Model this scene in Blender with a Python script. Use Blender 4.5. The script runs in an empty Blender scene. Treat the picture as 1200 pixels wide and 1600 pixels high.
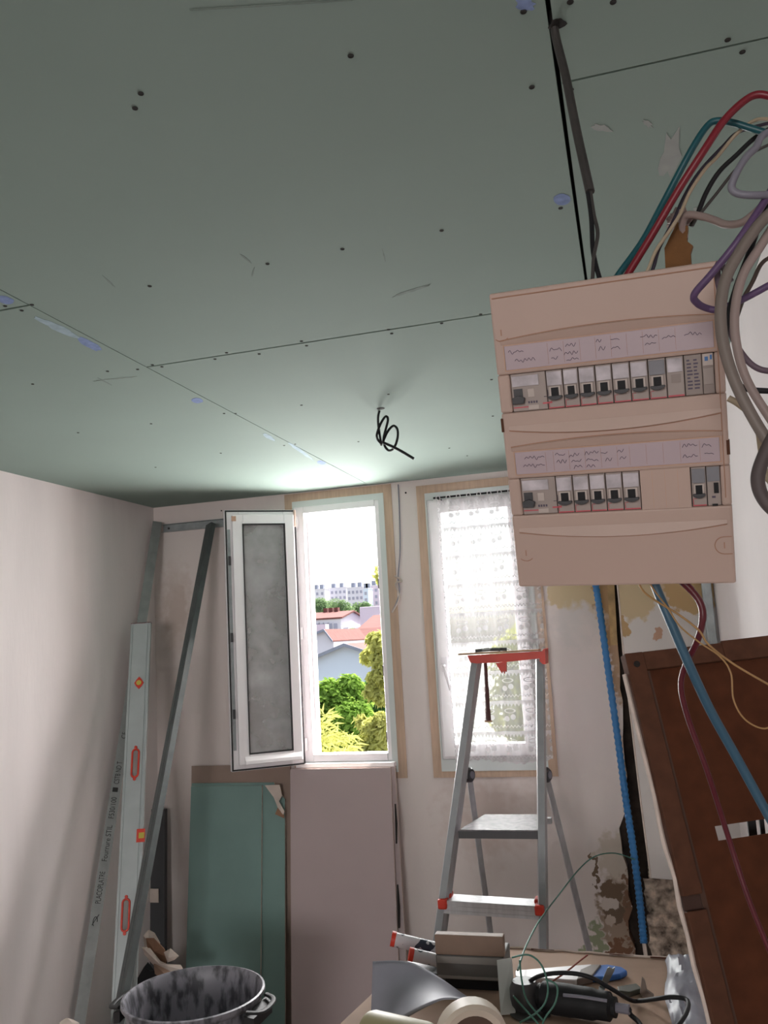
import bpy, bmesh, math, random
from mathutils import Vector, Matrix, noise
R = random.Random(7)
SC = bpy.context.scene
COL = SC.collection
PI = math.pi

# ------------------------------------------------------------------ camera
CAM = Vector((0, 0, 1.8))
AX = Matrix(((0.95978125, 0.09248474, 0.26507835),
             (0.27527923, -0.12454519, -0.95326273),
             (-0.05514802, 0.98789426, -0.14499527)))
F = 1350.0
cd = bpy.data.cameras.new('camera')
cam = bpy.data.objects.new('camera', cd)
COL.objects.link(cam)
cam.matrix_world = Matrix.Translation(CAM) @ AX.to_4x4()
cd.sensor_fit = 'AUTO'
cd.sensor_width = 36
cd.lens = F / 1600 * 36
cd.clip_start = 0.02
cd.clip_end = 3000
SC.camera = cam

# ------------------------------------------------------------------ light and exposure
SC.view_settings.view_transform = 'Standard'
SC.view_settings.look = 'None'
SC.view_settings.exposure = 0.0
SC.view_settings.gamma = 1
SC.view_settings.use_curve_mapping = False
SC.cycles.max_bounces = 10
SC.cycles.diffuse_bounces = 6
SC.cycles.transparent_max_bounces = 16
SC.cycles.sample_clamp_indirect = 6
SC.cycles.caustics_reflective = False
SC.cycles.caustics_refractive = False

SUN_EL, SUN_AZ = math.radians(56), math.radians(20)
to_sun = Vector((math.sin(SUN_AZ) * math.cos(SUN_EL), math.cos(SUN_AZ) * math.cos(SUN_EL), math.sin(SUN_EL)))
W = bpy.data.worlds.new('sky')
SC.world = W
W.use_nodes = True
wn = W.node_tree
bg = wn.nodes['Background']
sky = wn.nodes.new('ShaderNodeTexSky')
sky.sky_type = 'NISHITA'
sky.sun_disc = False
sky.sun_elevation = SUN_EL
sky.sun_rotation = SUN_AZ
sky.air_density = 1.0
sky.dust_density = 4.0
sky.ozone_density = 1.0
hs = wn.nodes.new('ShaderNodeHueSaturation')
hs.inputs['Saturation'].default_value = 0.45
wn.links.new(sky.outputs[0], hs.inputs['Color'])
wn.links.new(hs.outputs[0], bg.inputs['Color'])
bg.inputs['Strength'].default_value = 0.5

sl = bpy.data.lights.new('sun', 'SUN')
sl.energy = 14
sl.angle = math.radians(0.6)
sl.color = (1, 0.95, 0.88)
so = bpy.data.objects.new('sun', sl)
COL.objects.link(so)
so.rotation_euler = to_sun.to_track_quat('Z', 'Y').to_euler()


def area(name, loc, target, sx, sy, power, color):
    l = bpy.data.lights.new(name, 'AREA')
    l.shape = 'RECTANGLE'
    l.size, l.size_y = sx, sy
    l.energy = power
    l.color = color
    o = bpy.data.objects.new(name, l)
    COL.objects.link(o)
    o.location = loc
    o.rotation_euler = (Vector(loc) - Vector(target)).to_track_quat('Z', 'Y').to_euler()
    return o


# added fill lamp, in an unseen opening of the wall behind the camera
area('rear_fill_light', (-0.6, -5.02, 1.75), (-0.9, 4.0, 1.50), 1.6, 1.2, 112, (1, 0.95, 0.93))
# daylight coming in through the two windows
area('left_window_daylight', (-1.41, 4.40, 1.80), (-1.41, 0, 1.80), 0.42, 1.15, 58, (1.0, 0.98, 0.97))
area('right_window_daylight', (-0.70, 4.40, 1.80), (-0.70, 0, 1.80), 0.34, 1.1, 54, (1.0, 0.98, 0.97))


# ------------------------------------------------------------------ helpers
def ray(x, y):
    return AX @ Vector(((x - 600) / F, -(y - 800) / F, -1))


def at(x, y, Y):
    r = ray(x, y)
    return CAM + r * (Y / r.y)


def atz(x, y, z):
    r = ray(x, y)
    return CAM + r * ((z - 1.8) / r.z)


def atx(x, y, X):
    r = ray(x, y)
    return CAM + r * (X / r.x)


def lin(c):
    return c / 12.92 if c <= 0.04045 else ((c + 0.055) / 1.055) ** 2.4


def S(r, g, b):
    return (lin(r / 255), lin(g / 255), lin(b / 255), 1)


def col4(c):
    return (c[0], c[1], c[2], 1)


def mat(name, c, rough=0.6, metal=0.0, var=0.12, scale=8.0, bump=0.0, bscale=40.0, spec=0.5, c2=None, stretch=None, trans=0.0):
    m = bpy.data.materials.new(name)
    m.use_nodes = True
    n, l = m.node_tree.nodes, m.node_tree.links
    b = n['Principled BSDF']
    b.inputs['Roughness'].default_value = rough
    b.inputs['Metallic'].default_value = metal
    b.inputs['Specular IOR Level'].default_value = spec
    tc = n.new('ShaderNodeTexCoord')
    src = tc.outputs['Object']
    if stretch:
        mp = n.new('ShaderNodeMapping')
        mp.inputs['Scale'].default_value = stretch
        l.new(src, mp.inputs[0])
        src = mp.outputs[0]
    no = n.new('ShaderNodeTexNoise')
    no.inputs['Scale'].default_value = scale
    no.inputs['Detail'].default_value = 5
    l.new(src, no.inputs['Vector'])
    rp = n.new('ShaderNodeValToRGB')
    rp.color_ramp.elements[0].position = 0.3
    rp.color_ramp.elements[1].position = 0.7
    d = c2 if c2 else [x * (1 - var) for x in c[:3]]
    rp.color_ramp.elements[0].color = col4(d)
    rp.color_ramp.elements[1].color = col4(c)
    l.new(no.outputs['Fac'], rp.inputs['Fac'])
    l.new(rp.outputs['Color'], b.inputs['Base Color'])
    if bump:
        n2 = n.new('ShaderNodeTexNoise')
        n2.inputs['Scale'].default_value = bscale
        n2.inputs['Detail'].default_value = 4
        l.new(src, n2.inputs['Vector'])
        bp = n.new('ShaderNodeBump')
        bp.inputs['Strength'].default_value = bump
        bp.inputs['Distance'].default_value = 0.01
        l.new(n2.outputs['Fac'], bp.inputs['Height'])
        l.new(bp.outputs[0], b.inputs['Normal'])
    m['base_socket'] = rp.name
    return m


def patch_mat(name, base, patches, rough=0.8, var=0.06, scale=3.0, bump=0.15, axes='xz', stretch=None):
    """plaster with stains and bare places: patches are (cx, cz, rx, rz, colour, warp, hardness) in object metres"""
    m = mat(name, base, rough=rough, var=var, scale=scale, bump=bump, bscale=25, stretch=stretch)
    n, l = m.node_tree.nodes, m.node_tree.links
    b = n['Principled BSDF']
    cur = n[m['base_socket']].outputs['Color']
    tc = n.new('ShaderNodeTexCoord')
    nz = n.new('ShaderNodeTexNoise')
    nz.inputs['Scale'].default_value = 24
    nz.inputs['Detail'].default_value = 6
    l.new(tc.outputs['Object'], nz.inputs['Vector'])
    sub = n.new('ShaderNodeVectorMath')
    sub.operation = 'SUBTRACT'
    l.new(nz.outputs['Color'], sub.inputs[0])
    sub.inputs[1].default_value = (0.5, 0.5, 0.5)
    for (cx, cz, rx, rz, c, warp, hard) in patches:
        sc = n.new('ShaderNodeVectorMath')
        sc.operation = 'SCALE'
        l.new(sub.outputs[0], sc.inputs[0])
        sc.inputs['Scale'].default_value = warp * 1.7
        ad = n.new('ShaderNodeVectorMath')
        l.new(tc.outputs['Object'], ad.inputs[0])
        l.new(sc.outputs[0], ad.inputs[1])
        mp = n.new('ShaderNodeMapping')
        mp.vector_type = 'TEXTURE'
        if axes == 'xz':
            mp.inputs['Location'].default_value = (cx, 0, cz)
            mp.inputs['Scale'].default_value = (rx, 1e6, rz)
        else:
            mp.inputs['Location'].default_value = (0, cx, cz)
            mp.inputs['Scale'].default_value = (1e6, rx, rz)
        l.new(ad.outputs[0], mp.inputs[0])
        ln = n.new('ShaderNodeVectorMath')
        ln.operation = 'LENGTH'
        l.new(mp.outputs[0], ln.inputs[0])
        mr = n.new('ShaderNodeMapRange')
        mr.inputs['From Min'].default_value = 1 + (1 - hard)
        mr.inputs['From Max'].default_value = 1 - (1 - hard)
        l.new(ln.outputs['Value'], mr.inputs['Value'])
        mx = n.new('ShaderNodeMix')
        mx.data_type = 'RGBA'
        l.new(mr.outputs[0], mx.inputs['Factor'])
        l.new(cur, mx.inputs['A'])
        mx.inputs['B'].default_value = col4(c)
        cur = mx.outputs['Result']
    l.new(cur, b.inputs['Base Color'])
    return m


WM = {}


class G:
    """collects shapes, then build() links them as ONE mesh object"""

    def __init__(s):
        s.v, s.f = [], []

    def add(s, vs, fs):
        k = len(s.v)
        s.v += [Vector(p) for p in vs]
        s.f += [[i + k for i in f] for f in fs]
        return s

    def box(s, c, d, rot=None):
        hx, hy, hz = d[0] / 2, d[1] / 2, d[2] / 2
        vs = [Vector((x, y, z)) for x in (-hx, hx) for y in (-hy, hy) for z in (-hz, hz)]
        if rot:
            vs = [rot @ p for p in vs]
        c = Vector(c)
        return s.add([c + p for p in vs], [(0, 1, 3, 2), (4, 6, 7, 5), (0, 4, 5, 1), (2, 3, 7, 6), (0, 2, 6, 4), (1, 5, 7, 3)])

    def span(s, a, b):
        a, b = Vector(a), Vector(b)
        return s.box((a + b) / 2, [abs(b[i] - a[i]) for i in range(3)])

    def hexa(s, quad, off):
        """a quad (4 points) thickened by vector off"""
        q = [Vector(p) for p in quad]
        off = Vector(off)
        return s.add(q + [p + off for p in q], [(0, 1, 2, 3), (7, 6, 5, 4), (0, 4, 5, 1), (1, 5, 6, 2), (2, 6, 7, 3), (3, 7, 4, 0)])

    def prism(s, poly, off):
        """a polygon (n points) thickened by vector off"""
        q = [Vector(p) for p in poly]
        n = len(q)
        off = Vector(off)
        fs = [list(range(n)), list(range(2 * n - 1, n - 1, -1))]
        fs += [(i, i + n, (i + 1) % n + n, (i + 1) % n) for i in range(n)]
        return s.add(q + [p + off for p in q], fs)

    def tube(s, pts, r, seg=8, cap=True, flat=1.0, smooth=6, up=None):
        P = spline(pts, smooth) if smooth > 1 and len(pts) > 2 else [Vector(p) for p in pts]
        n = len(P)
        rr = r if isinstance(r, (list, tuple)) else None
        t0 = (P[1] - P[0]).normalized()
        a = Vector(up) if up else (Vector((0, 0, 1)) if abs(t0.z) < 0.9 else Vector((1, 0, 0)))
        u = (a - t0 * a.dot(t0)).normalized()
        vs = []
        for i in range(n):
            t = (P[min(i + 1, n - 1)] - P[max(i - 1, 0)])
            t = t.normalized() if t.length > 1e-9 else t0
            u = u - t * u.dot(t)
            u = u.normalized() if u.length > 1e-6 else t.orthogonal().normalized()
            w = t.cross(u)
            q = rr[min(int(i / (n - 1) * (len(rr) - 1) + 0.5), len(rr) - 1)] if rr else r
            for k in range(seg):
                an = 2 * PI * k / seg
                vs.append(P[i] + u * math.cos(an) * q * flat + w * math.sin(an) * q)
        fs = [(i * seg + k, i * seg + (k + 1) % seg, (i + 1) * seg + (k + 1) % seg, (i + 1) * seg + k) for i in range(n - 1) for k in range(seg)]
        if cap:
            fs += [list(range(seg - 1, -1, -1)), list(range((n - 1) * seg, n * seg))]
        return s.add(vs, fs)

    def lathe(s, prof, c, axis=(0, 0, 1), seg=32, sx=1.0, closed=False):
        q = Vector((0, 0, 1)).rotation_difference(Vector(axis).normalized()).to_matrix()
        c = Vector(c)
        n = len(prof)
        vs = [c + q @ Vector((r * math.cos(2 * PI * k / seg) * sx, r * math.sin(2 * PI * k / seg), z)) for (r, z) in prof for k in range(seg)]
        m = n if closed else n - 1
        fs = [(i * seg + k, i * seg + (k + 1) % seg, ((i + 1) % n) * seg + (k + 1) % seg, ((i + 1) % n) * seg + k) for i in range(m) for k in range(seg)]
        return s.add(vs, fs)

    def disc(s, c, r, axis=(0, 0, 1), h=0.001, seg=12):
        return s.lathe([(0.0001, -h / 2), (r, -h / 2), (r, h / 2), (0.0001, h / 2)], c, axis, seg)

    def build(s, name, m, parent=None, local=False, bevel=0, smooth=False, label=None, cat=None, group=None, kind=None, origin=True, shade=35):
        me = bpy.data.meshes.new(name)
        vs = s.v
        loc = Vector((0, 0, 0))
        if parent is not None and not local:
            iv = WM[parent.name].inverted()
            vs = [iv @ p for p in vs]
        elif parent is None and kind != 'structure' and origin:
            xs = [p.x for p in vs]
            ys = [p.y for p in vs]
            loc = Vector(((min(xs) + max(xs)) / 2, (min(ys) + max(ys)) / 2, min(p.z for p in vs)))
            vs = [p - loc for p in vs]
        me.from_pydata([tuple(p) for p in vs], [], s.f)
        me.validate()
        bm = bmesh.new()
        bm.from_mesh(me)
        bmesh.ops.recalc_face_normals(bm, faces=bm.faces)
        bm.to_mesh(me)
        bm.free()
        if smooth:
            for p in me.polygons:
                p.use_smooth = True
            try:
                me.set_sharp_from_angle(angle=math.radians(shade))
            except Exception:
                pass
        me.materials.append(m)
        o = bpy.data.objects.new(name, me)
        o.location = loc
        COL.objects.link(o)
        if parent is not None:
            o.parent = parent
            WM[o.name] = WM[parent.name].copy()
        else:
            WM[o.name] = Matrix.Translation(loc)
        if bevel:
            b = o.modifiers.new('bevel', 'BEVEL')
            b.width = bevel
            b.segments = 2
            b.limit_method = 'ANGLE'
            b.harden_normals = False
        tag(o, label, cat, group, kind)
        return o


def spline(pts, k=6):
    P = [Vector(p) for p in pts]
    out = []
    n = len(P)
    for i in range(n - 1):
        p0, p1, p2, p3 = P[max(i - 1, 0)], P[i], P[i + 1], P[min(i + 2, n - 1)]
        for j in range(k):
            t = j / k
            out.append(0.5 * ((2 * p1) + (p2 - p0) * t + (2 * p0 - 5 * p1 + 4 * p2 - p3) * t * t + (3 * p1 - p0 - 3 * p2 + p3) * t ** 3))
    out.append(P[-1])
    return out


def tag(o, label=None, cat=None, group=None, kind=None):
    if label:
        o['label'] = label
    if cat:
        o['category'] = cat
    if group:
        o['group'] = group
    if kind:
        o['kind'] = kind
    return o


def thing(name, label, cat, loc=(0, 0, 0), rot=None, group=None):
    o = bpy.data.objects.new(name, None)
    COL.objects.link(o)
    M = Matrix.Translation(Vector(loc)) @ (rot.to_4x4() if rot else Matrix())
    o.empty_display_size = 0.05
    o.matrix_world = M
    WM[o.name] = M
    return tag(o, label, cat, group)


def linked(o, parent=None, loc=None):
    """a copy of one object that shares its mesh"""
    c = o.copy()
    COL.objects.link(c)
    if parent is not None:
        c.parent = parent
        WM[c.name] = WM[parent.name].copy()
    if loc is not None:
        c.location = loc
    return c


def text_mesh(name, body, size, m, parent, M, ext=0.0002):
    cu = bpy.data.curves.new(name, 'FONT')
    cu.body = body
    cu.size = size
    cu.extrude = ext
    cu.align_y = 'CENTER'
    to = bpy.data.objects.new(name, cu)
    COL.objects.link(to)
    me = bpy.data.meshes.new_from_object(to.evaluated_get(bpy.context.evaluated_depsgraph_get()))
    bpy.data.objects.remove(to)
    bpy.data.curves.remove(cu)
    me.transform(WM[parent.name].inverted() @ M)
    me.materials.clear()
    me.materials.append(m)
    me.name = name
    o = bpy.data.objects.new(name, me)
    COL.objects.link(o)
    o.parent = parent
    WM[o.name] = WM[parent.name].copy()
    return o


def frame_mat(o, x, y):
    """4x4 with origin o, x and y axes"""
    x = Vector(x).normalized()
    y = Vector(y)
    z = x.cross(y).normalized()
    y = z.cross(x)
    return Matrix.Translation(Vector(o)) @ Matrix((x, y, z)).transposed().to_4x4()


# ------------------------------------------------------------------ materials
M = {}
M['void'] = mat('dark_void', (0.02, 0.017, 0.015), rough=1)
M['ceil'] = mat('green_plasterboard', (0.258, 0.332, 0.295), rough=0.85, var=0.05, scale=2.5, spec=0.25)
M['floor'] = mat('dusty_floor', (0.20, 0.175, 0.16), rough=0.8, var=0.3, scale=4)
M['bare_wall'] = mat('bare_brown_wall', (0.24, 0.21, 0.19), rough=0.9, var=0.3, scale=3)
M['plaster_l'] = mat('skimmed_plaster', (0.885, 0.815, 0.805), rough=0.8, var=0.14, scale=2.2, bump=0.08, spec=0.3, stretch=(1, 1.6, 0.35))
M['plaster_r'] = mat('white_plaster', (0.90, 0.84, 0.85), rough=0.8, var=0.05, scale=3, bump=0.08, spec=0.3)
M['white_pvc'] = mat('white_pvc', (0.92, 0.89, 0.91), rough=0.35, var=0.04)
M['white_casing'] = mat('pale_casing', (0.66, 0.70, 0.69), rough=0.6, var=0.06, scale=5)
M['tan'] = mat('tan_wood_strip', S(200, 172, 150), rough=0.7, var=0.2, scale=12, stretch=(6, 6, 0.6))
M['black_rubber'] = mat('black_rubber', (0.018, 0.018, 0.02), rough=0.6)
M['black'] = mat('black_plastic', (0.013, 0.013, 0.015), rough=0.6, spec=0.3)
M['dark_grey'] = mat('dark_grey_plastic', (0.06, 0.06, 0.065), rough=0.45)
M['steel'] = mat('galvanised_steel', (0.42, 0.46, 0.47), rough=0.45, metal=0.6, var=0.3, scale=20)
M['steel_dk'] = mat('dull_steel', (0.30, 0.315, 0.31), rough=0.5, metal=0.4, var=0.25, scale=16)
M['alu'] = mat('brushed_aluminium', (0.62, 0.62, 0.64), rough=0.42, metal=0.7, var=0.2, scale=14, stretch=(4, 4, 0.5))
M['alu_dk'] = mat('dark_aluminium', (0.30, 0.32, 0.33), rough=0.5, metal=0.5, var=0.2, scale=14)
M['red'] = mat('red_plastic', S(214, 60, 40), rough=0.45, var=0.15)
M['level'] = mat('grey_aluminium_level', (0.43, 0.47, 0.475), rough=0.5, metal=0.25, var=0.12, scale=10)
M['vial'] = mat('yellow_vial', S(205, 190, 90), rough=0.2)
M['cream'] = mat('cream_plastic', S(190, 165, 153), rough=0.5, var=0.05, scale=6)
M['cream2'] = mat('aged_cream_edge', S(196, 160, 138), rough=0.55, var=0.08)
M['panel_line'] = mat('brown_line_and_shadow', S(176, 136, 114), rough=0.7, var=0.1)
M['label'] = mat('paper_label', S(186, 168, 174), rough=0.35, var=0.04)
M['ink'] = mat('ink', (0.10, 0.08, 0.12), rough=0.6)
M['print_ink'] = mat('black_print', (0.02, 0.02, 0.02), rough=0.7)
M['module'] = mat('grey_module_plastic', S(166, 153, 147), rough=0.4, var=0.05)
M['module_dk'] = mat('dark_module_plastic', S(150, 137, 131), rough=0.5, var=0.05)
M['module_lt'] = mat('pale_module_plastic', S(196, 183, 176), rough=0.4, var=0.05)
M['window_lt'] = mat('glare_label_holder', S(222, 214, 220), rough=0.12, var=0.45, scale=45)  # pale glare on the holders painted in as colour noise
M['window_dk'] = mat('grey_label_holder', S(138, 138, 144), rough=0.2, var=0.1, scale=60)
M['pink_mark'] = mat('red_print', S(200, 90, 100), rough=0.5)
M['blue_mark'] = mat('blue_print', S(70, 120, 180), rough=0.5)
M['stamp'] = mat('blue_ink_stamp', S(140, 158, 200), rough=0.9, var=0.3, scale=60, spec=0.1)
M['stamp_lt'] = mat('faded_blue_ink', S(168, 188, 198), rough=0.9, var=0.25, scale=40, spec=0.1)
M['gyp_green'] = mat('teal_plasterboard_face', (0.225, 0.345, 0.322), rough=0.8, var=0.14, scale=3, spec=0.25)
M['gyp_brown'] = mat('brown_board_back', S(158, 138, 127), rough=0.85, var=0.12, scale=4)
M['gyp_grey'] = mat('grey_plasterboard_face', S(186, 170, 170), rough=0.85, var=0.07, scale=2.5, spec=0.25)
M['gyp_edge'] = mat('gypsum_edge', S(226, 210, 200), rough=0.9, var=0.2, scale=30)
M['wood_dk'] = mat('dark_brown_hardboard', S(94, 54, 35), rough=0.75, spec=0.15, var=0.3, scale=5, stretch=(5, 5, 0.5))
M['wood_rail'] = mat('brown_wood_rail', S(96, 62, 46), rough=0.75, spec=0.2, var=0.3, scale=6, stretch=(5, 5, 0.6))
M['wood_batten'] = mat('rough_brown_batten', S(124, 84, 42), rough=0.8, var=0.4, scale=20, bump=0.4)
M['wood_tan'] = mat('bare_wood', S(190, 150, 120), rough=0.8, var=0.2, scale=10)
M['cardboard'] = mat('dusty_brown_board', S(176, 146, 126), rough=0.85, var=0.3, scale=6)
M['blue_pipe'] = mat('blue_conduit', S(48, 118, 178), rough=0.4, var=0.1)
M['bluegrey'] = mat('steel_blue_conduit', S(58, 94, 116), rough=0.45, var=0.1)
M['teal'] = mat('teal_cable', S(24, 84, 92), rough=0.4, var=0.1)
M['redc'] = mat('red_cable', S(126, 28, 42), rough=0.4, var=0.1)
M['redc2'] = mat('dark_red_cable', S(90, 22, 34), rough=0.4, var=0.1)
M['beige_c'] = mat('beige_cable', S(176, 160, 136), rough=0.5, var=0.1)
M['pink_c'] = mat('pinkish_cable', S(158, 140, 135), rough=0.5, var=0.15)
M['purple'] = mat('purple_cable', S(98, 74, 112), rough=0.45, var=0.1)
M['lilac'] = mat('lilac_grey_cable', S(128, 126, 138), rough=0.45, var=0.1)
M['greyc'] = mat('grey_cable', S(124, 113, 106), rough=0.5, var=0.15)
M['darkc'] = mat('dark_grey_cable', S(66, 62, 60), rough=0.6, var=0.3, scale=30)
M['yellow_c'] = mat('yellow_cable', S(166, 128, 80), rough=0.5, var=0.1)
M['green_c'] = mat('green_wire', S(70, 120, 106), rough=0.5, var=0.1)
M['white'] = mat('white_plastic', S(232, 228, 232), rough=0.4, var=0.04)
M['blue'] = mat('blue_plastic', S(50, 110, 190), rough=0.35, var=0.1)
M['olive'] = mat('olive_plastic', S(168, 158, 120), rough=0.5, var=0.1)
M['ivory'] = mat('ivory_roll', S(214, 200, 184), rough=0.5, var=0.08)
M['grey_sheet'] = mat('grey_rubber_sheet', S(150, 150, 162), rough=0.6, var=0.15, scale=9)
M['paper'] = mat('crumpled_paper', S(210, 196, 186), rough=0.9, var=0.25, scale=14)
M['torn'] = mat('torn_brown_paper', S(158, 120, 96), rough=0.9, var=0.25, scale=14)
M['poly'] = mat('dusty_plastic_film', S(150, 152, 166), rough=0.35, var=0.4, scale=14)

# black tub splashed with plaster
tm = mat('plaster_splashed_black_plastic', (0.07, 0.07, 0.08), rough=0.42, var=0.3)
n_, l_ = tm.node_tree.nodes, tm.node_tree.links
nt = n_.new('ShaderNodeTexNoise')
nt.inputs['Scale'].default_value = 34
nt.inputs['Detail'].default_value = 7
l_.new(n_['Texture Coordinate'].outputs['Object'], nt.inputs['Vector'])
rt = n_.new('ShaderNodeValToRGB')
rt.color_ramp.elements[0].position = 0.38
rt.color_ramp.elements[0].color = (0, 0, 0, 1)
rt.color_ramp.elements[1].position = 0.56
rt.color_ramp.elements[1].color = (1, 1, 1, 1)
l_.new(nt.outputs['Fac'], rt.inputs['Fac'])
mt = n_.new('ShaderNodeMix')
mt.data_type = 'RGBA'
l_.new(rt.outputs['Color'], mt.inputs['Factor'])
l_.new(n_[tm['base_socket']].outputs['Color'], mt.inputs['A'])
mt.inputs['B'].default_value = (0.24, 0.235, 0.265, 1)
l_.new(mt.outputs['Result'], n_['Principled BSDF'].inputs['Base Color'])
mpt = n_.new('ShaderNodeMapping')
mpt.inputs['Scale'].default_value = (1, 1, 0.4)
l_.new(n_['Texture Coordinate'].outputs['Object'], mpt.inputs[0])
l_.new(mpt.outputs[0], nt.inputs['Vector'])
M['tub'] = tm

# foam tubes with dark printing
fm = mat('printed_white_cartridge', S(226, 222, 226), rough=0.4, var=0.05)
n_, l_ = fm.node_tree.nodes, fm.node_tree.links
nt = n_.new('ShaderNodeTexNoise')
nt.inputs['Scale'].default_value = 30
l_.new(n_['Texture Coordinate'].outputs['Object'], nt.inputs['Vector'])
rt = n_.new('ShaderNodeValToRGB')
rt.color_ramp.interpolation = 'CONSTANT'
rt.color_ramp.elements[0].color = S(50, 54, 70)
rt.color_ramp.elements[1].position = 0.47
rt.color_ramp.elements[1].color = S(214, 210, 216)
l_.new(nt.outputs['Fac'], rt.inputs['Fac'])
l_.new(rt.outputs['Color'], n_['Principled BSDF'].inputs['Base Color'])
M['cartridge'] = fm


def glass_mat(name, tint, dust):
    m = bpy.data.materials.new(name)
    m.use_nodes = True
    n, l = m.node_tree.nodes, m.node_tree.links
    n.remove(n['Principled BSDF'])
    out = n['Material Output']
    tr = n.new('ShaderNodeBsdfTransparent')
    tr.inputs['Color'].default_value = col4(tint)
    gl = n.new('ShaderNodeBsdfGlossy')
    gl.inputs['Roughness'].default_value = 0.02
    fr = n.new('ShaderNodeFresnel')
    fr.inputs['IOR'].default_value = 1.5
    m1 = n.new('ShaderNodeMixShader')
    l.new(fr.outputs[0], m1.inputs[0])
    l.new(tr.outputs[0], m1.inputs[1])
    l.new(gl.outputs[0], m1.inputs[2])
    df = n.new('ShaderNodeBsdfDiffuse')
    df.inputs['Color'].default_value = (0.78, 0.78, 0.8, 1)
    no = n.new('ShaderNodeTexNoise')
    no.inputs['Scale'].default_value = 6
    no.inputs['Detail'].default_value = 5
    tc = n.new('ShaderNodeTexCoord')
    l.new(tc.outputs['Object'], no.inputs['Vector'])
    mu = n.new('ShaderNodeMath')
    mu.operation = 'MULTIPLY'
    l.new(no.outputs['Fac'], mu.inputs[0])
    mu.inputs[1].default_value = dust
    m2 = n.new('ShaderNodeMixShader')
    l.new(mu.outputs[0], m2.inputs[0])
    l.new(m1.outputs[0], m2.inputs[1])
    l.new(df.outputs[0], m2.inputs[2])
    l.new(m2.outputs[0], out.inputs['Surface'])
    return m


M['glass'] = glass_mat('window_glass', (0.95, 0.97, 0.96), 0.05)
M['glass_dusty'] = glass_mat('dusty_window_glass', (0.9, 0.92, 0.92), 0.62)


# ------------------------------------------------------------------ setting
XL, XR, YB, ZC = -2.47, 0.34, 4.17, 2.58
YF = -5.1
G().span((XL - 0.2, YF - 0.2, -0.12), (XR + 0.2, YB + 0.3, 0)).build('floor', M['floor'], kind='structure')
ceiling = G().span((XL - 0.2, YF - 0.2, ZC + 0.03), (XR + 0.2, YB + 0.3, ZC + 0.2)).build('ceiling', M['void'], kind='structure')
SX1, SX2 = -1.229, -0.031
boards = [((XL, YF), (SX1 - 0.0015, 1.561)), ((XL, 1.569), (SX1 - 0.0015, YB)),
          ((SX1 + 0.0015, YF), (SX2 - 0.0032, 2.0475)), ((SX1 + 0.0015, 2.0555), (SX2 - 0.0032, YB)),
          ((SX2 + 0.0032, YF), (XR, 1.183)), ((SX2 + 0.0032, 1.188), (XR, YB))]
for a, b in boards:
    G().span((a[0], a[1], ZC), (b[0], b[1], ZC + 0.03)).build('plasterboard', M['ceil'], ceiling)

# left, right and rear walls
G().span((XL - 0.2, YF - 0.2, 0), (XL, YB + 0.3, ZC)).build('wall_left', M['plaster_l'], kind='structure')
G().span((XR, YF - 0.2, 0), (XR + 0.2, YB + 0.3, ZC)).build('wall_right', M['plaster_r'], kind='structure')
g = G()
for x0, x1, z0, z1 in ((XL, -1.45, 0, ZC), (0.25, XR, 0, ZC), (-1.45, 0.25, 0, 1.1), (-1.45, 0.25, 2.4, ZC)):
    g.span((x0, YF - 0.2, z0), (x1, YF, z1))
g.build('wall_front', M['bare_wall'], kind='structure')

# back wall with two window holes and the open chase by the right corner
H1 = (-1.645, -1.185, 1.215, 2.50)
H2 = (-0.935, -0.465, 1.215, 2.47)
CH0, CH1 = -0.118, -0.068
xs = [XL, H1[0], H1[1], H2[0], H2[1], CH0]
g = G()
WT = 0.25
g.span((XL, YB, 0), (H1[0], YB + WT, ZC))
g.span((H1[1], YB, 0), (H2[0], YB + WT, ZC))
for h in (H1, H2):
    g.span((h[0], YB, 0), (h[1], YB + WT, h[2]))
    g.span((h[0], YB, h[3]), (h[1], YB + WT, ZC))
# right of the second window the plaster edge is ragged
pts = []
rz = random.Random(3)
k = 46
for i in range(k + 1):
    z = ZC * i / k
    wob = rz.uniform(-0.012, 0.012) - (0.03 if z < 0.95 else 0) * rz.random() + (0.018 if 1.0 < z < 1.5 else 0)
    op = min(1, max(0, (1.62 - z) / 0.5))
    pts.append(((CH1 - 0.012) * (1 - op) + op * (CH0 - 0.004 * max(0, 1.6 - z)) + wob * (0.25 + 0.75 * op), YB, z))
g.prism([(H2[1], YB, 0)] + pts + [(H2[1], YB, ZC)], (0, 0.09, 0))
g.span((H2[1], YB + 0.09, 0), (XR, YB + WT, ZC))
P_ = lambda x, y: at(x, y, YB)


def ptch(x0, y0, x1, y1, c, warp=0.06, hard=0.93):
    a, b = P_(x0, y0), P_(x1, y1)
    return ((a.x + b.x) / 2, (a.z + b.z) / 2, abs(b.x - a.x) / 2, abs(b.z - a.z) / 2, c, warp, hard)


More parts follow.
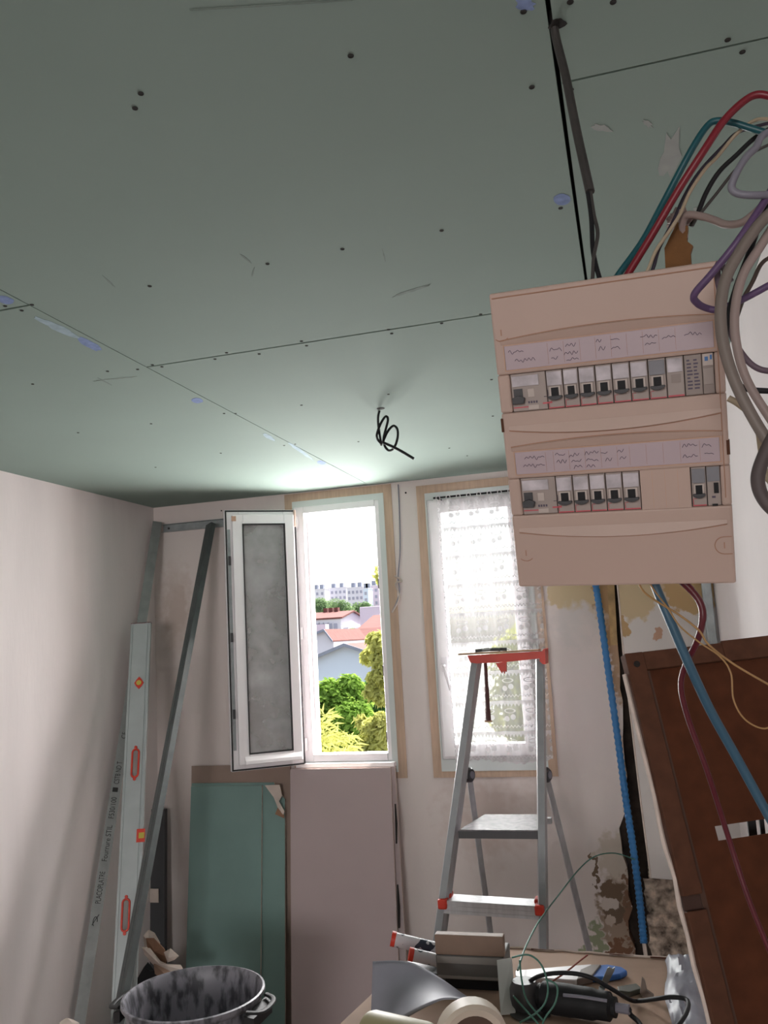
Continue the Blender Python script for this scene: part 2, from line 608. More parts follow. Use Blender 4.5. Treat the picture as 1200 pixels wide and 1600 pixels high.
tanp = S(204, 184, 150)
brn = S(120, 98, 80)
wallp = [ptch(850, 900, 975, 955, tanp, 0.10), ptch(925, 890, 990, 1010, S(170, 140, 104), 0.10), ptch(862, 946, 948, 1010, S(214, 206, 204), 0.08, 0.8),
         ptch(950, 1000, 990, 1100, S(176, 146, 120), 0.12, 0.8), ptch(968, 1150, 1000, 1330, S(200, 180, 166), 0.1, 0.8),
         ptch(930, 1300, 1000, 1380, S(205, 192, 180), 0.12, 0.85),
         ptch(924, 1330, 936, 1385, brn, 0.08), ptch(934, 1372, 1000, 1520, S(158, 138, 122), 0.12, 0.85), ptch(936, 1376, 976, 1412, brn, 0.06),
         ptch(944, 1412, 986, 1442, S(112, 92, 76), 0.08), ptch(940, 1402, 966, 1422, S(206, 194, 186), 0.05), ptch(946, 1430, 962, 1450, S(188, 172, 160), 0.05),
         ptch(972, 1360, 1000, 1500, S(132, 100, 80), 0.10), ptch(945, 1465, 985, 1500, S(120, 84, 62), 0.12), ptch(922, 1440, 944, 1490, S(150, 156, 128), 0.1, 0.8),
         ptch(905, 1475, 925, 1500, S(150, 156, 128), 0.1, 0.8),
         ptch(250, 830, 300, 900, S(226, 216, 212), 0.1, 0.6), ptch(252, 900, 300, 1010, S(206, 190, 182), 0.12, 0.5),
         ptch(700, 1220, 830, 1330, S(212, 196, 190), 0.2, 0.5), ptch(870, 1000, 960, 1200, S(226, 214, 212), 0.2, 0.5)]
M['back'] = patch_mat('patched_plaster', (0.80, 0.715, 0.69), wallp, var=0.10, scale=2.6, bump=0.12, stretch=(1, 1, 0.6))
wall_back = g.build('wall_back', M['back'], kind='structure')
# dark sheet in the chase, the gap's shade put into its colour
G().span((CH0 - 0.06, YB + 0.085, 0), (CH1 + 0.03, YB + 0.0895, ZC)).build('chase_back', mat('dark_chase_shade', (0.07, 0.05, 0.04), rough=1, var=0.6, scale=18), wall_back)

a_ = at(950, 880, 4.13)
b_ = at(962, 1008, 4.13)
G().hexa([(a_.x - 0.004, YB - 0.0005, ZC - 0.3), (a_.x + 0.03, YB - 0.0005, ZC - 0.3), (b_.x + 0.008, YB - 0.0005, b_.z), (b_.x - 0.022, YB - 0.0005, b_.z)], (0, -0.02, 0)).build('wood_lath', mat('old_lath', S(196, 164, 116), var=0.4, scale=22, bump=0.4), wall_back)

# return wall in the right corner: slab above, bare rubble below
RY = 3.92
rp_ = [at(964, 915, RY), at(973, 1020, RY), at(986, 1132, RY), at(1000, 1250, RY), at(1016, 1372, RY)]
edge = [(CH1 - 0.004, RY, ZC), (CH1 - 0.002, RY, 2.2)]
for i, p in enumerate(rp_):
    edge.append((p.x, RY, p.z))
for i in range(6):
    pass
zb = rp_[-1].z
poly = [(XR, RY, ZC)] + edge + [(at(1050, 1374, RY).x, RY, zb - 0.005), (XR, RY, zb - 0.02)]
retp = []


def rpt(x0, y0, x1, y1, c, warp=0.06, hard=0.93):
    a, b = at(x0, y0, RY), at(x1, y1, RY)
    return ((a.x + b.x) / 2, (a.z + b.z) / 2, abs(b.x - a.x) / 2, abs(b.z - a.z) / 2, c, warp, hard)


retp = [rpt(940, 860, 1040, 965, tanp, 0.08), rpt(1030, 880, 1130, 955, S(190, 160, 116), 0.08), rpt(955, 960, 982, 1000, S(188, 158, 116), 0.06), rpt(1020, 980, 1036, 1000, S(186, 150, 128), 0.04)]
M['ret'] = patch_mat('white_plaster_old_paint', (0.72, 0.68, 0.66), retp, var=0.05, bump=0.1)
wall_return = G().prism(poly, (0, 0.24, 0)).build('wall_return', M['ret'], kind='structure')
# the rubble foot of the return wall
g = G()
nx, nz = 12, 40
vs, fs = [], []
x0, x1 = at(1008, 1400, RY + 0.02).x, XR
for j in range(nz + 1):
    for i in range(nx + 1):
        x = x0 + (x1 - x0) * i / nx
        z = (zb - 0.012) * j / nz
        d = noise.noise(Vector((x * 22, z * 22, 1))) * 0.03 + noise.noise(Vector((x * 60, z * 60, 4))) * 0.012
        if i == 0:
            x += noise.noise(Vector((z * 30, 2, 3))) * 0.015
        vs.append((x, RY + 0.03 - d, z))
for j in range(nz):
    for i in range(nx):
        a = j * (nx + 1) + i
        fs.append((a, a + 1, a + nx + 2, a + nx + 1))
g.add(vs, fs)
M['rubble'] = mat('mouldy_masonry', S(222, 202, 184), rough=0.95, c2=S(56, 44, 38), scale=26, bump=0.6, bscale=50)
g.span((x0 + 0.02, RY + 0.08, 0), (x1, RY + 0.24, zb - 0.012))
g.build('rubble_base', M['rubble'], wall_return, smooth=True)
# bright torn edge of the slab
g = G()
g.tube([(p[0] + 0.002, RY - 0.001, p[2]) for p in edge[1:]], 0.004, seg=5, smooth=3)
g.build('torn_plaster_edge', M['gyp_edge'], wall_return)

# steel corner stud beside the return wall
a = at(1108, 990, RY)
st = G()
st.span((a.x - 0.012, RY - 0.035, 1.2), (a.x + 0.026, RY - 0.031, 2.5))
st.span((a.x - 0.012, RY - 0.035, 1.2), (a.x - 0.009, RY - 0.003, 2.5))
st.span((a.x + 0.023, RY - 0.035, 1.2), (a.x + 0.026, RY - 0.003, 2.5))
st.span((a.x - 0.002, RY - 0.041, 1.2), (a.x + 0.006, RY - 0.035, 2.5))
st.build('metal_stud', M['steel'], label='short grey steel stud fixed upright in the right corner behind the fuse box', cat='metal stud')

# tan wood strips around the two windows
nt_ = 0


def trim(a, b, parent=None):
    global nt_
    nt_ += 1
    return G().span(a, b).build('trim_%d' % nt_, M['tan'], kind='structure')


def ring(x0, x1, z0, z1, w, t):
    trim((x0, YB - t, z0), (x0 + w, YB - 0.0003, z1))
    trim((x1 - w, YB - t, z0), (x1, YB - 0.0003, z1))
    trim((x0 + w, YB - t, z1 - w), (x1 - w, YB - 0.0003, z1))
    trim((x0 + w, YB - t, z0), (x1 - w, YB - 0.0003, z0 + w * 0.7))


B1 = (-1.695, -1.115, 1.13, 2.574)
B2 = (-0.985, -0.396, 1.13, 2.548)
ring(*B1, 0.042, 0.006)
ring(*B2, 0.042, 0.006)


def casing(name, b, h, w):
    g = G()
    x0, x1, z0, z1 = b[0] + w, b[1] - w, b[2] + w * 0.7, b[3] - w
    for a, c in (((x0, z0), (h[0], z1)), ((h[1], z0), (x1, z1)), ((h[0], h[3]), (h[1], z1)), ((h[0], z0), (h[1], h[2]))):
        g.span((a[0], YB - 0.009, a[1]), (c[0], YB - 0.0003, c[1]))
    return g.build(name, M['white_casing'], kind='structure')


# window 1: fixed frame, sash swung open against the room
wf = casing('window_1', B1, H1, 0.042)
g = G()
x0, x1, z0, z1 = H1
g.span((x0, YB - 0.014, z0), (x0 + 0.055, YB + 0.06, z1))
g.span((x1 - 0.022, YB - 0.004, z0), (x1, YB + 0.06, z1))
g.span((x0 + 0.055, YB - 0.014, z1 - 0.035), (x1 - 0.022, YB + 0.06, z1))
g.span((x0 + 0.055, YB - 0.014, z0), (x1 - 0.022, YB + 0.06, z0 + 0.035))
g.span((x0 + 0.055, YB + 0.03, z0 + 0.035), (x0 + 0.072, YB + 0.06, z1 - 0.035))
g.build('window_frame', M['white_pvc'], wf, bevel=0.003)
g = G()
g.span((x1 - 0.024, YB + 0.012, z0 + 0.035), (x1 - 0.0215, YB + 0.018, z1 - 0.035))
g.build('gasket', M['black_rubber'], wf)
for z in (1.30, 1.62, 2.05):
    G().span((x1 - 0.027, YB + 0.0, z), (x1 - 0.0225, YB + 0.011, z + 0.05)).build('lock_keep', M['dark_grey'], wf)
g = G().span((x0 - 0.03, YB - 0.045, z0 - 0.03), (x1 + 0.02, YB - 0.0095, z0 - 0.004))
g.build('window_sill', M['white_pvc'], wf, bevel=0.004)
for z in (1.30, 1.85, 2.42):
    G().tube([(x0 + 0.02, YB - 0.022, z - 0.03), (x0 + 0.02, YB - 0.022, z + 0.03)], 0.008, smooth=1).build('hinge', M['white_pvc'], wf)

sh = Vector((x0 + 0.022, YB - 0.035, 0))
fr_ = Vector((-1.925, 3.923, 0))
ax = (fr_ - sh).normalized()
SW = (fr_ - sh).length
SZ0, SZ1 = 1.205, 2.485
srot = Matrix((ax, Vector((-ax.y, ax.x, 0)), Vector((0, 0, 1)))).transposed()
if (srot @ Vector((0, 1, 0))).y > 0:
    pass
# local x along the sash from the hinge, local y its outer face direction (towards the room now it is open)
ny = Vector((ax.y, -ax.x, 0))
if ny.dot(CAM - sh) < 0:
    ny = -ny
sash = thing('window_sash', 'open white plastic casement sash with dusty pane, swung inward from the left window', 'window', (sh.x, sh.y, SZ0),
             Matrix((ax, ny, Vector((0, 0, 1)))).transposed())
HH = SZ1 - SZ0


def fr(g, x0, x1, z0, z1, w, y0, y1):
    g.span((x0, y0, z0), (x0 + w, y1, z1))
    g.span((x1 - w, y0, z0), (x1, y1, z1))
    g.span((x0 + w, y0, z0), (x1 - w, y1, z0 + w))
    g.span((x0 + w, y0, z1 - w), (x1 - w, y1, z1))
    return g


fr(G(), 0, SW, 0, HH, 0.07, -0.03, 0.0).build('inner_profile', M['white_pvc'], sash, local=True, bevel=0.003)
fr(G(), 0.02, SW - 0.034, 0.03, HH - 0.028, 0.052, 0.0, 0.034).build('outer_profile', M['white_pvc'], sash, local=True, bevel=0.004)
fr(G(), 0.003, SW - 0.003, 0.003, HH - 0.003, 0.007, 0.0, 0.005).build('gasket', M['black_rubber'], sash, local=True)
fr(G(), 0.067, SW - 0.083, 0.078, HH - 0.075, 0.006, 0.02, 0.036).build('glazing_seal', M['black_rubber'], sash, local=True)
G().span((0.066, 0.008, 0.07), (SW - 0.08, 0.014, HH - 0.07)).build('pane', M['glass_dusty'], sash, local=True)
g = G()
g.prism([(0.03, 0.034, 0.035), (0.03, 0.062, 0.035), (0.03, 0.058, 0.052), (0.03, 0.034, 0.07)], (SW - 0.09, 0, 0))
g.build('drip_bar', M['white_pvc'], sash, local=True, bevel=0.002)
g = G()
g.span((SW - 0.027, 0.0, 0.1), (SW - 0.013, 0.003, HH - 0.1))
g.build('lock_rail', M['steel'], sash, local=True)
for z in (0.25, 0.62, 1.0):
    G().span((SW - 0.026, 0.003, z), (SW - 0.014, 0.010, z + 0.045)).build('lock_cam', M['dark_grey'], sash, local=True)
G().span((SW - 0.052, 0.034, HH - 0.062), (SW - 0.03, 0.04, HH - 0.038)).build('corner_cap', M['cream2'], sash, local=True)
g = G()
g.tube([(0.012, 0.02, HH - 0.09), (0.012, 0.02, HH - 0.005)], 0.007, smooth=1)
g.build('hinge_pin', M['cream'], sash, local=True)

# window 2: closed
wf2 = casing('window_2', B2, H2, 0.042)
x0, x1, z0, z1 = H2
g = fr(G(), x0, x1, z0, z1, 0.03, YB - 0.004, YB + 0.06)
g.build('window_frame', M['white_pvc'], wf2, bevel=0.003)
g = fr(G(), x0 + 0.012, x1 - 0.012, z0 + 0.012, z1 - 0.012, 0.058, YB - 0.026, YB + 0.03)
g.build('closed_sash', M['white_pvc'], wf2, bevel=0.004)
G().span((x0 + 0.066, YB + 0.0, z0 + 0.066), (x1 - 0.066, YB + 0.006, z1 - 0.066)).build('pane', M['glass'], wf2)
hp = at(700, 1040, YB - 0.05)
g = G()
g.span((x0 + 0.03, YB - 0.036, hp.z - 0.03), (x0 + 0.056, YB - 0.0265, hp.z + 0.04))
g.tube([(x0 + 0.043, YB - 0.034, hp.z), (x0 + 0.043, YB - 0.066, hp.z), (x0 + 0.05, YB - 0.07, hp.z - 0.02), (x0 + 0.075, YB - 0.07, hp.z - 0.115)], 0.008, smooth=4)
g.build('window_handle', M['white'], wf2)

# screws and stamps on the ceiling boards
scr = None
SP = [(548, 87), (211, 169), (535, 389), (690, 360), (234, 447), (831, 136), (818, 18), (876, 325), (418, 412), (220, 146), (238, 570), (253, 573), (336, 561), (354, 551), (405, 553),
      (471, 533), (479, 540), (607, 515), (612, 521), (690, 505), (751, 491), (50, 476), (34, 485), (168, 580), (51, 600), (236, 662), (122, 676), (243, 730), (345, 708), (350, 646), (368, 646),
      (471, 633), (444, 696), (461, 694), (607, 616), (1137, 62), (1160, 81), (892, 140), (891, 3), (958, 3), (768, 593), (770, 650), (1136, 432), (702, 700), (730, 712), (560, 690), (8, 478), (215, 577)]
for (x, y) in SP:
    p = atz(x, y, ZC)
    if not (XL < p.x < XR and p.y < YB):
        continue
    if scr is None:
        scr = G().lathe([(0.0001, -0.0006), (0.002, -0.0006), (0.0042, -0.0011), (0.0045, 0.001), (0.0001, 0.001)], (0, 0, 0), seg=10).build('screw', M['void'], ceiling, local=True)
        scr.location = (p.x, p.y, ZC)
    else:
        linked(scr, ceiling, (p.x, p.y, ZC))


def stamp(pts, m, name='ink_stamp'):
    w = [atz(x, y, ZC - 0.0006) for x, y in pts]
    G().prism(w, (0, 0, 0.0005)).build(name, m, ceiling)


def blob(cx, cy, rx, ry, ang=0, n=18, jag=0.1, seed=1):
    rr = random.Random(seed)
    out = []
    for i in range(n):
        t = 2 * PI * i / n
        k = 1 + rr.uniform(-jag, jag)
        x, y = rx * k * math.cos(t), ry * k * math.sin(t)
        out.append((cx + x * math.cos(ang) - y * math.sin(ang), cy + x * math.sin(ang) + y * math.cos(ang)))
    return out


for i, (cx, cy, rx, ry, an, jg, mm) in enumerate([(878, 312, 13, 9, 0, 0.05, 'stamp'), (820, 7, 15, 10, 0.2, 0.25, 'stamp'), (308, 626, 9, 4, 0.1, 0.06, 'stamp'), (8, 469, 14, 6, 0.2, 0.1, 'stamp'),
                                                 (140, 538, 20, 6, 0.55, 0.2, 'stamp'), (90, 512, 36, 5, 0.42, 0.2, 'stamp_lt'), (420, 683, 10, 3, 0.5, 0.2, 'stamp_lt'), (502, 723, 7, 3, 0.2, 0.1, 'stamp'),
                                                 (470, 705, 24, 2.5, 0.6, 0.2, 'stamp_lt')]):
    stamp(blob(cx, cy, rx, ry, an, jag=jg, seed=i), M[mm])
# filler smears on the right-hand board
for i, (cx, cy, rx, ry, an) in enumerate([(1048, 240, 14, 34, 0.25), (940, 200, 18, 5, 0.2), (1012, 194, 8, 4, 0.6), (1090, 330, 9, 5, 0.6)]):
    stamp(blob(cx, cy, rx, ry, an, jag=0.35, seed=20 + i), mat('filler_smear_%d' % i, (0.315, 0.335, 0.315), rough=0.6, var=0.15, scale=30), 'filler_smear')

for i, (cx, cy, rx, ry, an) in enumerate([(385, 405, 11, 1.5, 0.7), (396, 425, 8, 0.8, -1.3), (170, 440, 11, 1.2, 0.75), (600, 400, 10, 0.8, 1.3), (430, 8, 120, 1.2, -0.06), (180, 592, 30, 0.8, -0.1), (165, 597, 12, 0.8, 0.5), (640, 455, 30, 2, -0.3)]):
    stamp(blob(cx, cy, rx, ry, an, jag=0.3, seed=60 + i), mat('pencil_smudge_%d' % i, (0.225, 0.28, 0.25), rough=0.9, var=0.2, scale=60), 'pencil_mark')

# ------------------------------------------------------------------ fuse box
C_ = [(762, 460), (1122, 407), (1152, 912), (812, 918)]
TL, TR, BR, BL = Vector((-0.127, 0.959, 2.189)), Vector((0.121, 0.933, 2.175)), Vector((0.117, 1.053, 1.840)), Vector((-0.131, 1.079, 1.854))
ux = ((TR - TL) + (BR - BL)).normalized()
uy = ((TL - BL) + (TR - BR))
uy = (uy - ux * uy.dot(ux)).normalized()
uz = ux.cross(uy)
PO = (TL + TR + BR + BL) / 4
PW, PH = 0.250, 0.356
prot = Matrix((ux, uy, uz)).transposed()
PM = Matrix.Translation(PO) @ prot.to_4x4()
PMI = PM.inverted()
ZF = 0.0


def pl(x, y, z=0.0):
    """pixel on the plane of the cover -> box coordinates"""
    o = PMI @ CAM
    d = (PMI.to_3x3()) @ ray(x, y)
    t = (z - o.z) / d.z
    return o + d * t


fb = thing('fuse_box', 'cream two-row electrical distribution board hanging tilted in front of the right window', 'fuse box', PM @ Vector((0, -PH / 2, -0.06)), prot)
WM[fb.name] = PM @ Matrix.Translation((0, -PH / 2, -0.06))
OFF = Vector((0, PH / 2, 0.06))   # box coordinates -> thing coordinates


def pb(g, name, m, parent=None, **kw):
    g.v = [p + OFF for p in g.v]
    return g.build(name, m, parent or fb, local=True, **kw)


# rows: pixel outlines of the module strips and of the label strips
r1 = [pl(782, 587), pl(1124, 549), pl(1125, 613), pl(786, 648)]
r2 = [pl(799, 749), pl(1134, 727), pl(1137, 790), pl(804, 806)]
print('rows', [tuple(round(c, 4) for c in p) for p in r1 + r2])
RXL, RXR = -PW / 2 + 0.0135, PW / 2 - 0.0095
RXL = -0.1105
RXR = 0.1145
R1T, R1B = (r1[0].y + r1[1].y) / 2, (r1[2].y + r1[3].y) / 2
R2T, R2B = (r2[0].y + r2[1].y) / 2, (r2[2].y + r2[3].y) / 2
# cover: a frame of flat bars around two openings
g = G()
D = 0.016
g.span((-PW / 2, R1T, -D), (PW / 2, PH / 2, 0))
g.span((-PW / 2, R2T, -D), (PW / 2, R1B, 0))
g.span((-PW / 2, -PH / 2, -D), (PW / 2, R2B, 0))
for t, b in ((R1T, R1B), (R2T, R2B)):
    g.span((-PW / 2, b, -D), (RXL, t, 0))
    g.span((RXR, b, -D), (PW / 2, t, 0))
pb(g, 'cover', M['cream'], bevel=0.0025)
g = G().span((-PW / 2 + 0.004, -PH / 2 + 0.004, -0.06), (PW / 2 - 0.004, PH / 2 - 0.004, -D - 0.001))
pb(g, 'back_box', M['cream2'], bevel=0.003)
g = G()
for t, b in ((R1T, R1B), (R2T, R2B)):
    g.span((RXL, b, -D - 0.0005), (RXR, t, -D + 0.001))
pb(g, 'rail_recess', M['dark_grey'])
# bulged bands above and below each row, edged by shallow arcs
lt1, lt2 = pl(930, 520).y, pl(950, 700).y
L1 = [pl(779, 543), pl(1119, 500), pl(1122, 543), pl(782, 579)]
L2 = [pl(796, 708), pl(1128, 682), pl(1131, 720), pl(799, 742)]


def band(ystraight, sag, rise, up):
    """wedge between a straight line by the modules and an arc away from them"""
    g = G()
    n = 16
    xa, xb = -PW / 2 + 0.008, PW / 2 - 0.006
    vs = []
    for i in range(n + 1):
        t = i / n
        x = xa + (xb - xa) * t
        h = 4 * t * (1 - t)
        y2 = ystraight + up * (0.004 + sag * h)
        vs += [(x, ystraight, 0.0002), (x, y2, 0.0012 + rise * h), (x, y2 + up * 0.0012, 0.0)]
    fs = []
    for i in range(n):
        a = 3 * i
        fs += [(a, a + 1, a + 4, a + 3), (a + 1, a + 2, a + 5, a + 4)]
    return g.add(vs, fs)


for (yb, yt) in ((R1B, max(L1[0].y, L1[1].y)), (R2B, max(L2[0].y, L2[1].y))):
    pb(band(yb - 0.016, 0.009, 0.0035, -1), 'cover_ridge', M['cream'], smooth=True)
    pb(band(yt + 0.001, 0.006, 0.0028, 1), 'cover_ridge', M['cream'], smooth=True)
    for s_, y_, sg in ((-1, yb - 0.016, 0.009), (1, yt + 0.001, 0.006)):
        p_ = []
        for i in range(13):
            t = i / 12
            x = -PW / 2 + 0.008 + (PW - 0.014) * t
            p_.append((x, y_ + s_ * (0.0052 + sg * 4 * t * (1 - t)), 0.0002))
        g = G().tube(p_, 0.0007, seg=5, smooth=2)
        pb(g, 'ridge_shadow_line', M['panel_line'])  # shadow along each ridge arc, drawn as a thin brown line
g = G()
g.tube([(-PW / 2 + 0.003, PH / 2 - 0.006, 0.0), (PW / 2 - 0.003, PH / 2 - 0.006, 0.0)], 0.0008, seg=5, smooth=1)
g.tube([(PW / 2 - 0.006, PH / 2 - 0.01, 0.0), (PW / 2 - 0.006, -PH / 2 + 0.1, 0.0)], 0.0006, seg=5, smooth=1)
pb(g, 'seam_line', M['panel_line'])
# corner lugs with screw slots
for (x, y, s_) in ((783, 520, 0), (822, 864, 0), (1132, 852, 1)):
    p = pl(x, y)
    g = G()
    ar = [(p.x + 0.010 * math.cos(t), p.y + 0.010 * math.sin(t), 0.0002) for t in [PI * (0.5 + i / 8) for i in range(9)]] if s_ else \
         [(p.x + 0.010 * math.cos(t), p.y + 0.010 * math.sin(t), 0.0002) for t in [-PI * 0.75 + i * 0.2 for i in range(9)]]
    if s_:
        ar = [(PW / 2 - 0.002, p.y + 0.010, 0.0002)] + ar + [(PW / 2 - 0.002, p.y - 0.010, 0.0002)]
    g.tube(ar, 0.0006, seg=5, smooth=2)
    lug = pb(g, 'corner_lug', M['panel_line'])
    pb(G().box((p.x, p.y, 0.0003), (0.0012, 0.007, 0.0008)), 'screw_slot', M['panel_line'], lug)
for y in (R1B - 0.030, R2T + 0.012):
    pass
g = G().span((-PW / 2 - 0.001, R1B - 0.022, -0.008), (-PW / 2 + 0.002, R1B - 0.006, 0.0006))
pb(g, 'side_clip', M['wood_rail'])
g = G().span((PW / 2 - 0.0025, R2T + 0.012, -0.008), (PW / 2 + 0.001, R2T + 0.028, 0.0006))
pb(g, 'side_clip', M['wood_rail'])


def scribble(g, x, y, w, seed, h=0.003):
    rr = random.Random(seed)
    n = max(4, int(w / 0.0022))
    pts = []
    for i in range(n):
        pts.append((x + w * i / n, y + rr.uniform(-0.5, 0.5) * h + (0.4 * h if i % 2 else -0.3 * h), 0.0022))
    g.tube(pts, 0.00028, seg=4, smooth=3)


def label_strip(q, words, ticks):
    yt, yb = (q[0].y + q[1].y) / 2, (q[2].y + q[3].y) / 2
    g = G().span((-0.113, yb, 0.0), (0.1155, yt, 0.0018))
    lb = pb(g, 'label_strip', M['label'], bevel=0.0006)
    g = G()
    for k, (fx, fy, w) in enumerate(words):
        scribble(g, -0.113 + 0.2285 * fx, yb + (yt - yb) * fy, w, k + int(fx * 100))
    pb(g, 'handwriting', M['ink'], lb, kind='stuff')
    g = G()
    for t in ticks:
        x = -0.113 + 0.2285 * t
        g.span((x - 0.00015, yb + 0.002, 0.0018), (x + 0.00015, yt - 0.002, 0.0020))
    pb(g, 'ruled_line', M['panel_line'], lb)
    g = fr2(-0.1145, 0.117, yb - 0.0012, yt + 0.0012, 0.0012, 0.0, 0.0012)
    pb(g, 'label_holder_rim', M['cream2'], lb)


def fr2(x0, x1, y0, y1, w, z0, z1):
    g = G()
    g.span((x0, y0, z0), (x0 + w, y1, z1))
    g.span((x1 - w, y0, z0), (x1, y1, z1))
    g.span((x0 + w, y0, z0), (x1 - w, y0 + w, z1))
    g.span((x0 + w, y1 - w, z0), (x1 - w, y1, z1))
    return g


label_strip(L1, [(0.02, 0.72, 0.02), (0.05, 0.35, 0.026), (0.23, 0.62, 0.016), (0.235, 0.3, 0.010), (0.31, 0.72, 0.014), (0.30, 0.4, 0.018), (0.31, 0.15, 0.016), (0.46, 0.75, 0.008), (0.47, 0.45, 0.010),
                 (0.53, 0.75, 0.012), (0.53, 0.42, 0.012), (0.67, 0.72, 0.02), (0.69, 0.42, 0.014), (0.77, 0.6, 0.016), (0.87, 0.6, 0.02)],
            [0.22, 0.30, 0.38, 0.455, 0.53, 0.605, 0.68, 0.755, 0.83])
label_strip(L2, [(0.05, 0.7, 0.026), (0.04, 0.35, 0.028), (0.21, 0.75, 0.014), (0.215, 0.45, 0.014), (0.28, 0.7, 0.014), (0.29, 0.42, 0.014), (0.30, 0.15, 0.012), (0.36, 0.75, 0.018), (0.365, 0.45, 0.016),
                 (0.365, 0.2, 0.012), (0.44, 0.7, 0.010), (0.46, 0.42, 0.010), (0.52, 0.72, 0.010), (0.53, 0.45, 0.010), (0.83, 0.75, 0.018), (0.83, 0.3, 0.018), (0.92, 0.7, 0.012), (0.93, 0.35, 0.012)],
            [0.16, 0.20, 0.28, 0.36, 0.44, 0.52, 0.58, 0.66, 0.74, 0.82, 0.91])


def breaker(x0, x1, yb, yt, win='window_lt', toggle=True):
    """one module clipped on the rail"""
    h = yt - yb
    w = x1 - x0
    e = 0.0004
    g = G().span((x0 + e, yb + 0.0005, -D + 0.001), (x1 - e, yt - 0.0005, -0.0025))
    b = pb(g, 'circuit_breaker', M['module'], bevel=0.0008)
    g = G().span((x0 + 0.0012, yb + 0.60 * h, -0.0025), (x1 - 0.0012, yt - 0.002, -0.0006))
    pb(g, 'label_window', M[win], b, bevel=0.0004)
    xc = (x0 + x1) / 2
    g = G().span((xc - w * 0.34, yb + 0.24 * h, -0.0025), (xc + w * 0.34, yb + 0.58 * h, 0.0004))
    pb(g, 'switch_surround', M['module_lt'], b, bevel=0.0006)
    if toggle:
        g = G()
        g.span((xc - w * 0.22, yb + 0.34 * h, 0.0), (xc + w * 0.22, yb + 0.55 * h, 0.0009))
        pb(g, 'switch_slot', M['black'], b)
        g = G()
        n = 8
        prof = []
        for i in range(n + 1):
            t = -1 + 2 * i / n
            prof.append((xc + t * w * 0.42, yb + (0.23 + 0.07 * t * t) * h, 0.0))
        top = [(p[0], yb + 0.34 * h, 0.0) for p in reversed(prof)]
        g.prism(prof + top, (0, 0, 0.005))
        pb(g, 'switch_toggle', M['dark_grey'], b, bevel=0.0006)
    g = G()
    g.tube([(x0 + 0.0015, yb + 0.05 * h, -0.0023), (x0 + 0.0015, yb + 0.2 * h, -0.0023), (x0 + 0.005, yb + 0.2 * h, -0.0023)], 0.0004, seg=4, smooth=1)
    g.span((x0 + 0.001, yb + 0.015 * h, -0.0026), (x1 - 0.001, yb + 0.045 * h, -0.0022))
    pb(g, 'red_marking', M['pink_mark'], b)
    return b


def rcd(x0, x1, yb, yt, bright):
    h = yt - yb
    g = G().span((x0 + 0.0004, yb + 0.0005, -D + 0.001), (x1 - 0.0004, yt - 0.0005, -0.0025))
    b = pb(g, 'differential_switch', M['module'], bevel=0.0008)
    g = G().span((x0 + 0.002, yb + 0.66 * h, -0.0025), (x0 + 0.0335, yt - 0.003, -0.0006))
    pb(g, 'label_window', M['window_lt'], b, bevel=0.0004)
    g = G()
    g.span((x0 + 0.003, yb + 0.30 * h, -0.0025), (x0 + 0.0135, yb + 0.60 * h, -0.001))
    pb(g, 'switch_slot', M['dark_grey'], b)
    g = G().prism([(x0 + 0.0015, yb + 0.22 * h, -0.001), (x0 + 0.015, yb + 0.22 * h, -0.001), (x0 + 0.0165, yb + 0.36 * h, -0.001), (x0 + 0.0095, yb + 0.44 * h, -0.001), (x0 + 0.0015, yb + 0.38 * h, -0.001)], (0, 0, 0.006))
    pb(g, 'switch_toggle', M['dark_grey'], b, bevel=0.0008)
    g = G().span((x0 + 0.0195, yb + 0.36 * h, -0.0025), (x0 + 0.0275, yb + 0.58 * h, -0.0016))
    pb(g, 'test_button', M['module_lt'], b, bevel=0.0006)
    g = G()
    g.tube([(x0 + 0.043, yb + 0.5 * h, -0.0023), (x0 + 0.043, yb + 0.34 * h, -0.0023), (x0 + 0.038, yb + 0.34 * h, -0.0023)], 0.0004, seg=4, smooth=1)
    for k in range(4):
        g.span((x0 + 0.019 + 0.003 * k, yb + 0.2 * h, -0.0026), (x0 + 0.021 + 0.003 * k, yb + 0.26 * h, -0.0022))
    pb(g, 'printed_symbol', M['ink'], b)
    g = G()
    g.span((x0 + 0.001, yb + 0.10 * h, -0.0026), (x0 + 0.02, yb + 0.13 * h, -0.0022))
    g.span((x0 + 0.036, yb + 0.15 * h, -0.0026), (x0 + 0.047, yb + 0.19 * h, -0.0022))
    pb(g, 'red_marking', M['pink_mark'], b)
    g = G().span((x0 + 0.019, yb + 0.04 * h, -0.0026), (x0 + 0.031, yb + 0.15 * h, -0.0020))
    pb(g, 'rating_plate', M['module_lt'], b)


MW = (RXR - RXL) / 13.0


def px2x(x, y):
    return pl(x, y).x


c1 = [750 + v / 2.6667 for v in (275, 345, 410, 480, 550, 625, 700, 775)]
ym = 600
bx = [pl(c, 610 - (c - 780) * 0.105).x for c in c1]
rcd(RXL, bx[0], R1B, R1T, True)
for i in range(7):
    breaker(bx[i], bx[i + 1], R1B, R1T, 'window_dk' if i == 6 else 'window_lt')
xa = pl(750 + 850 / 2.6667, 580).x
xb = pl(750 + 925 / 2.6667, 575).x
h = R1T - R1B
b = pb(G().span((bx[7] + 0.0004, R1B + 0.0005, -D + 0.001), (xa - 0.0004, R1T - 0.0005, -0.0025)), 'relay_module', M['module'], bevel=0.0008)
pb(G().span((bx[7] + 0.0015, R1B + 0.62 * h, -0.0025), (xa - 0.0015, R1T - 0.002, -0.0008)), 'label_window', M['window_lt'], b, bevel=0.0004)
pb(G().span((bx[7] + 0.005, R1B + 0.36 * h, -0.0025), (xa - 0.004, R1B + 0.56 * h, -0.0014)), 'indicator_button', M['module_dk'], b)
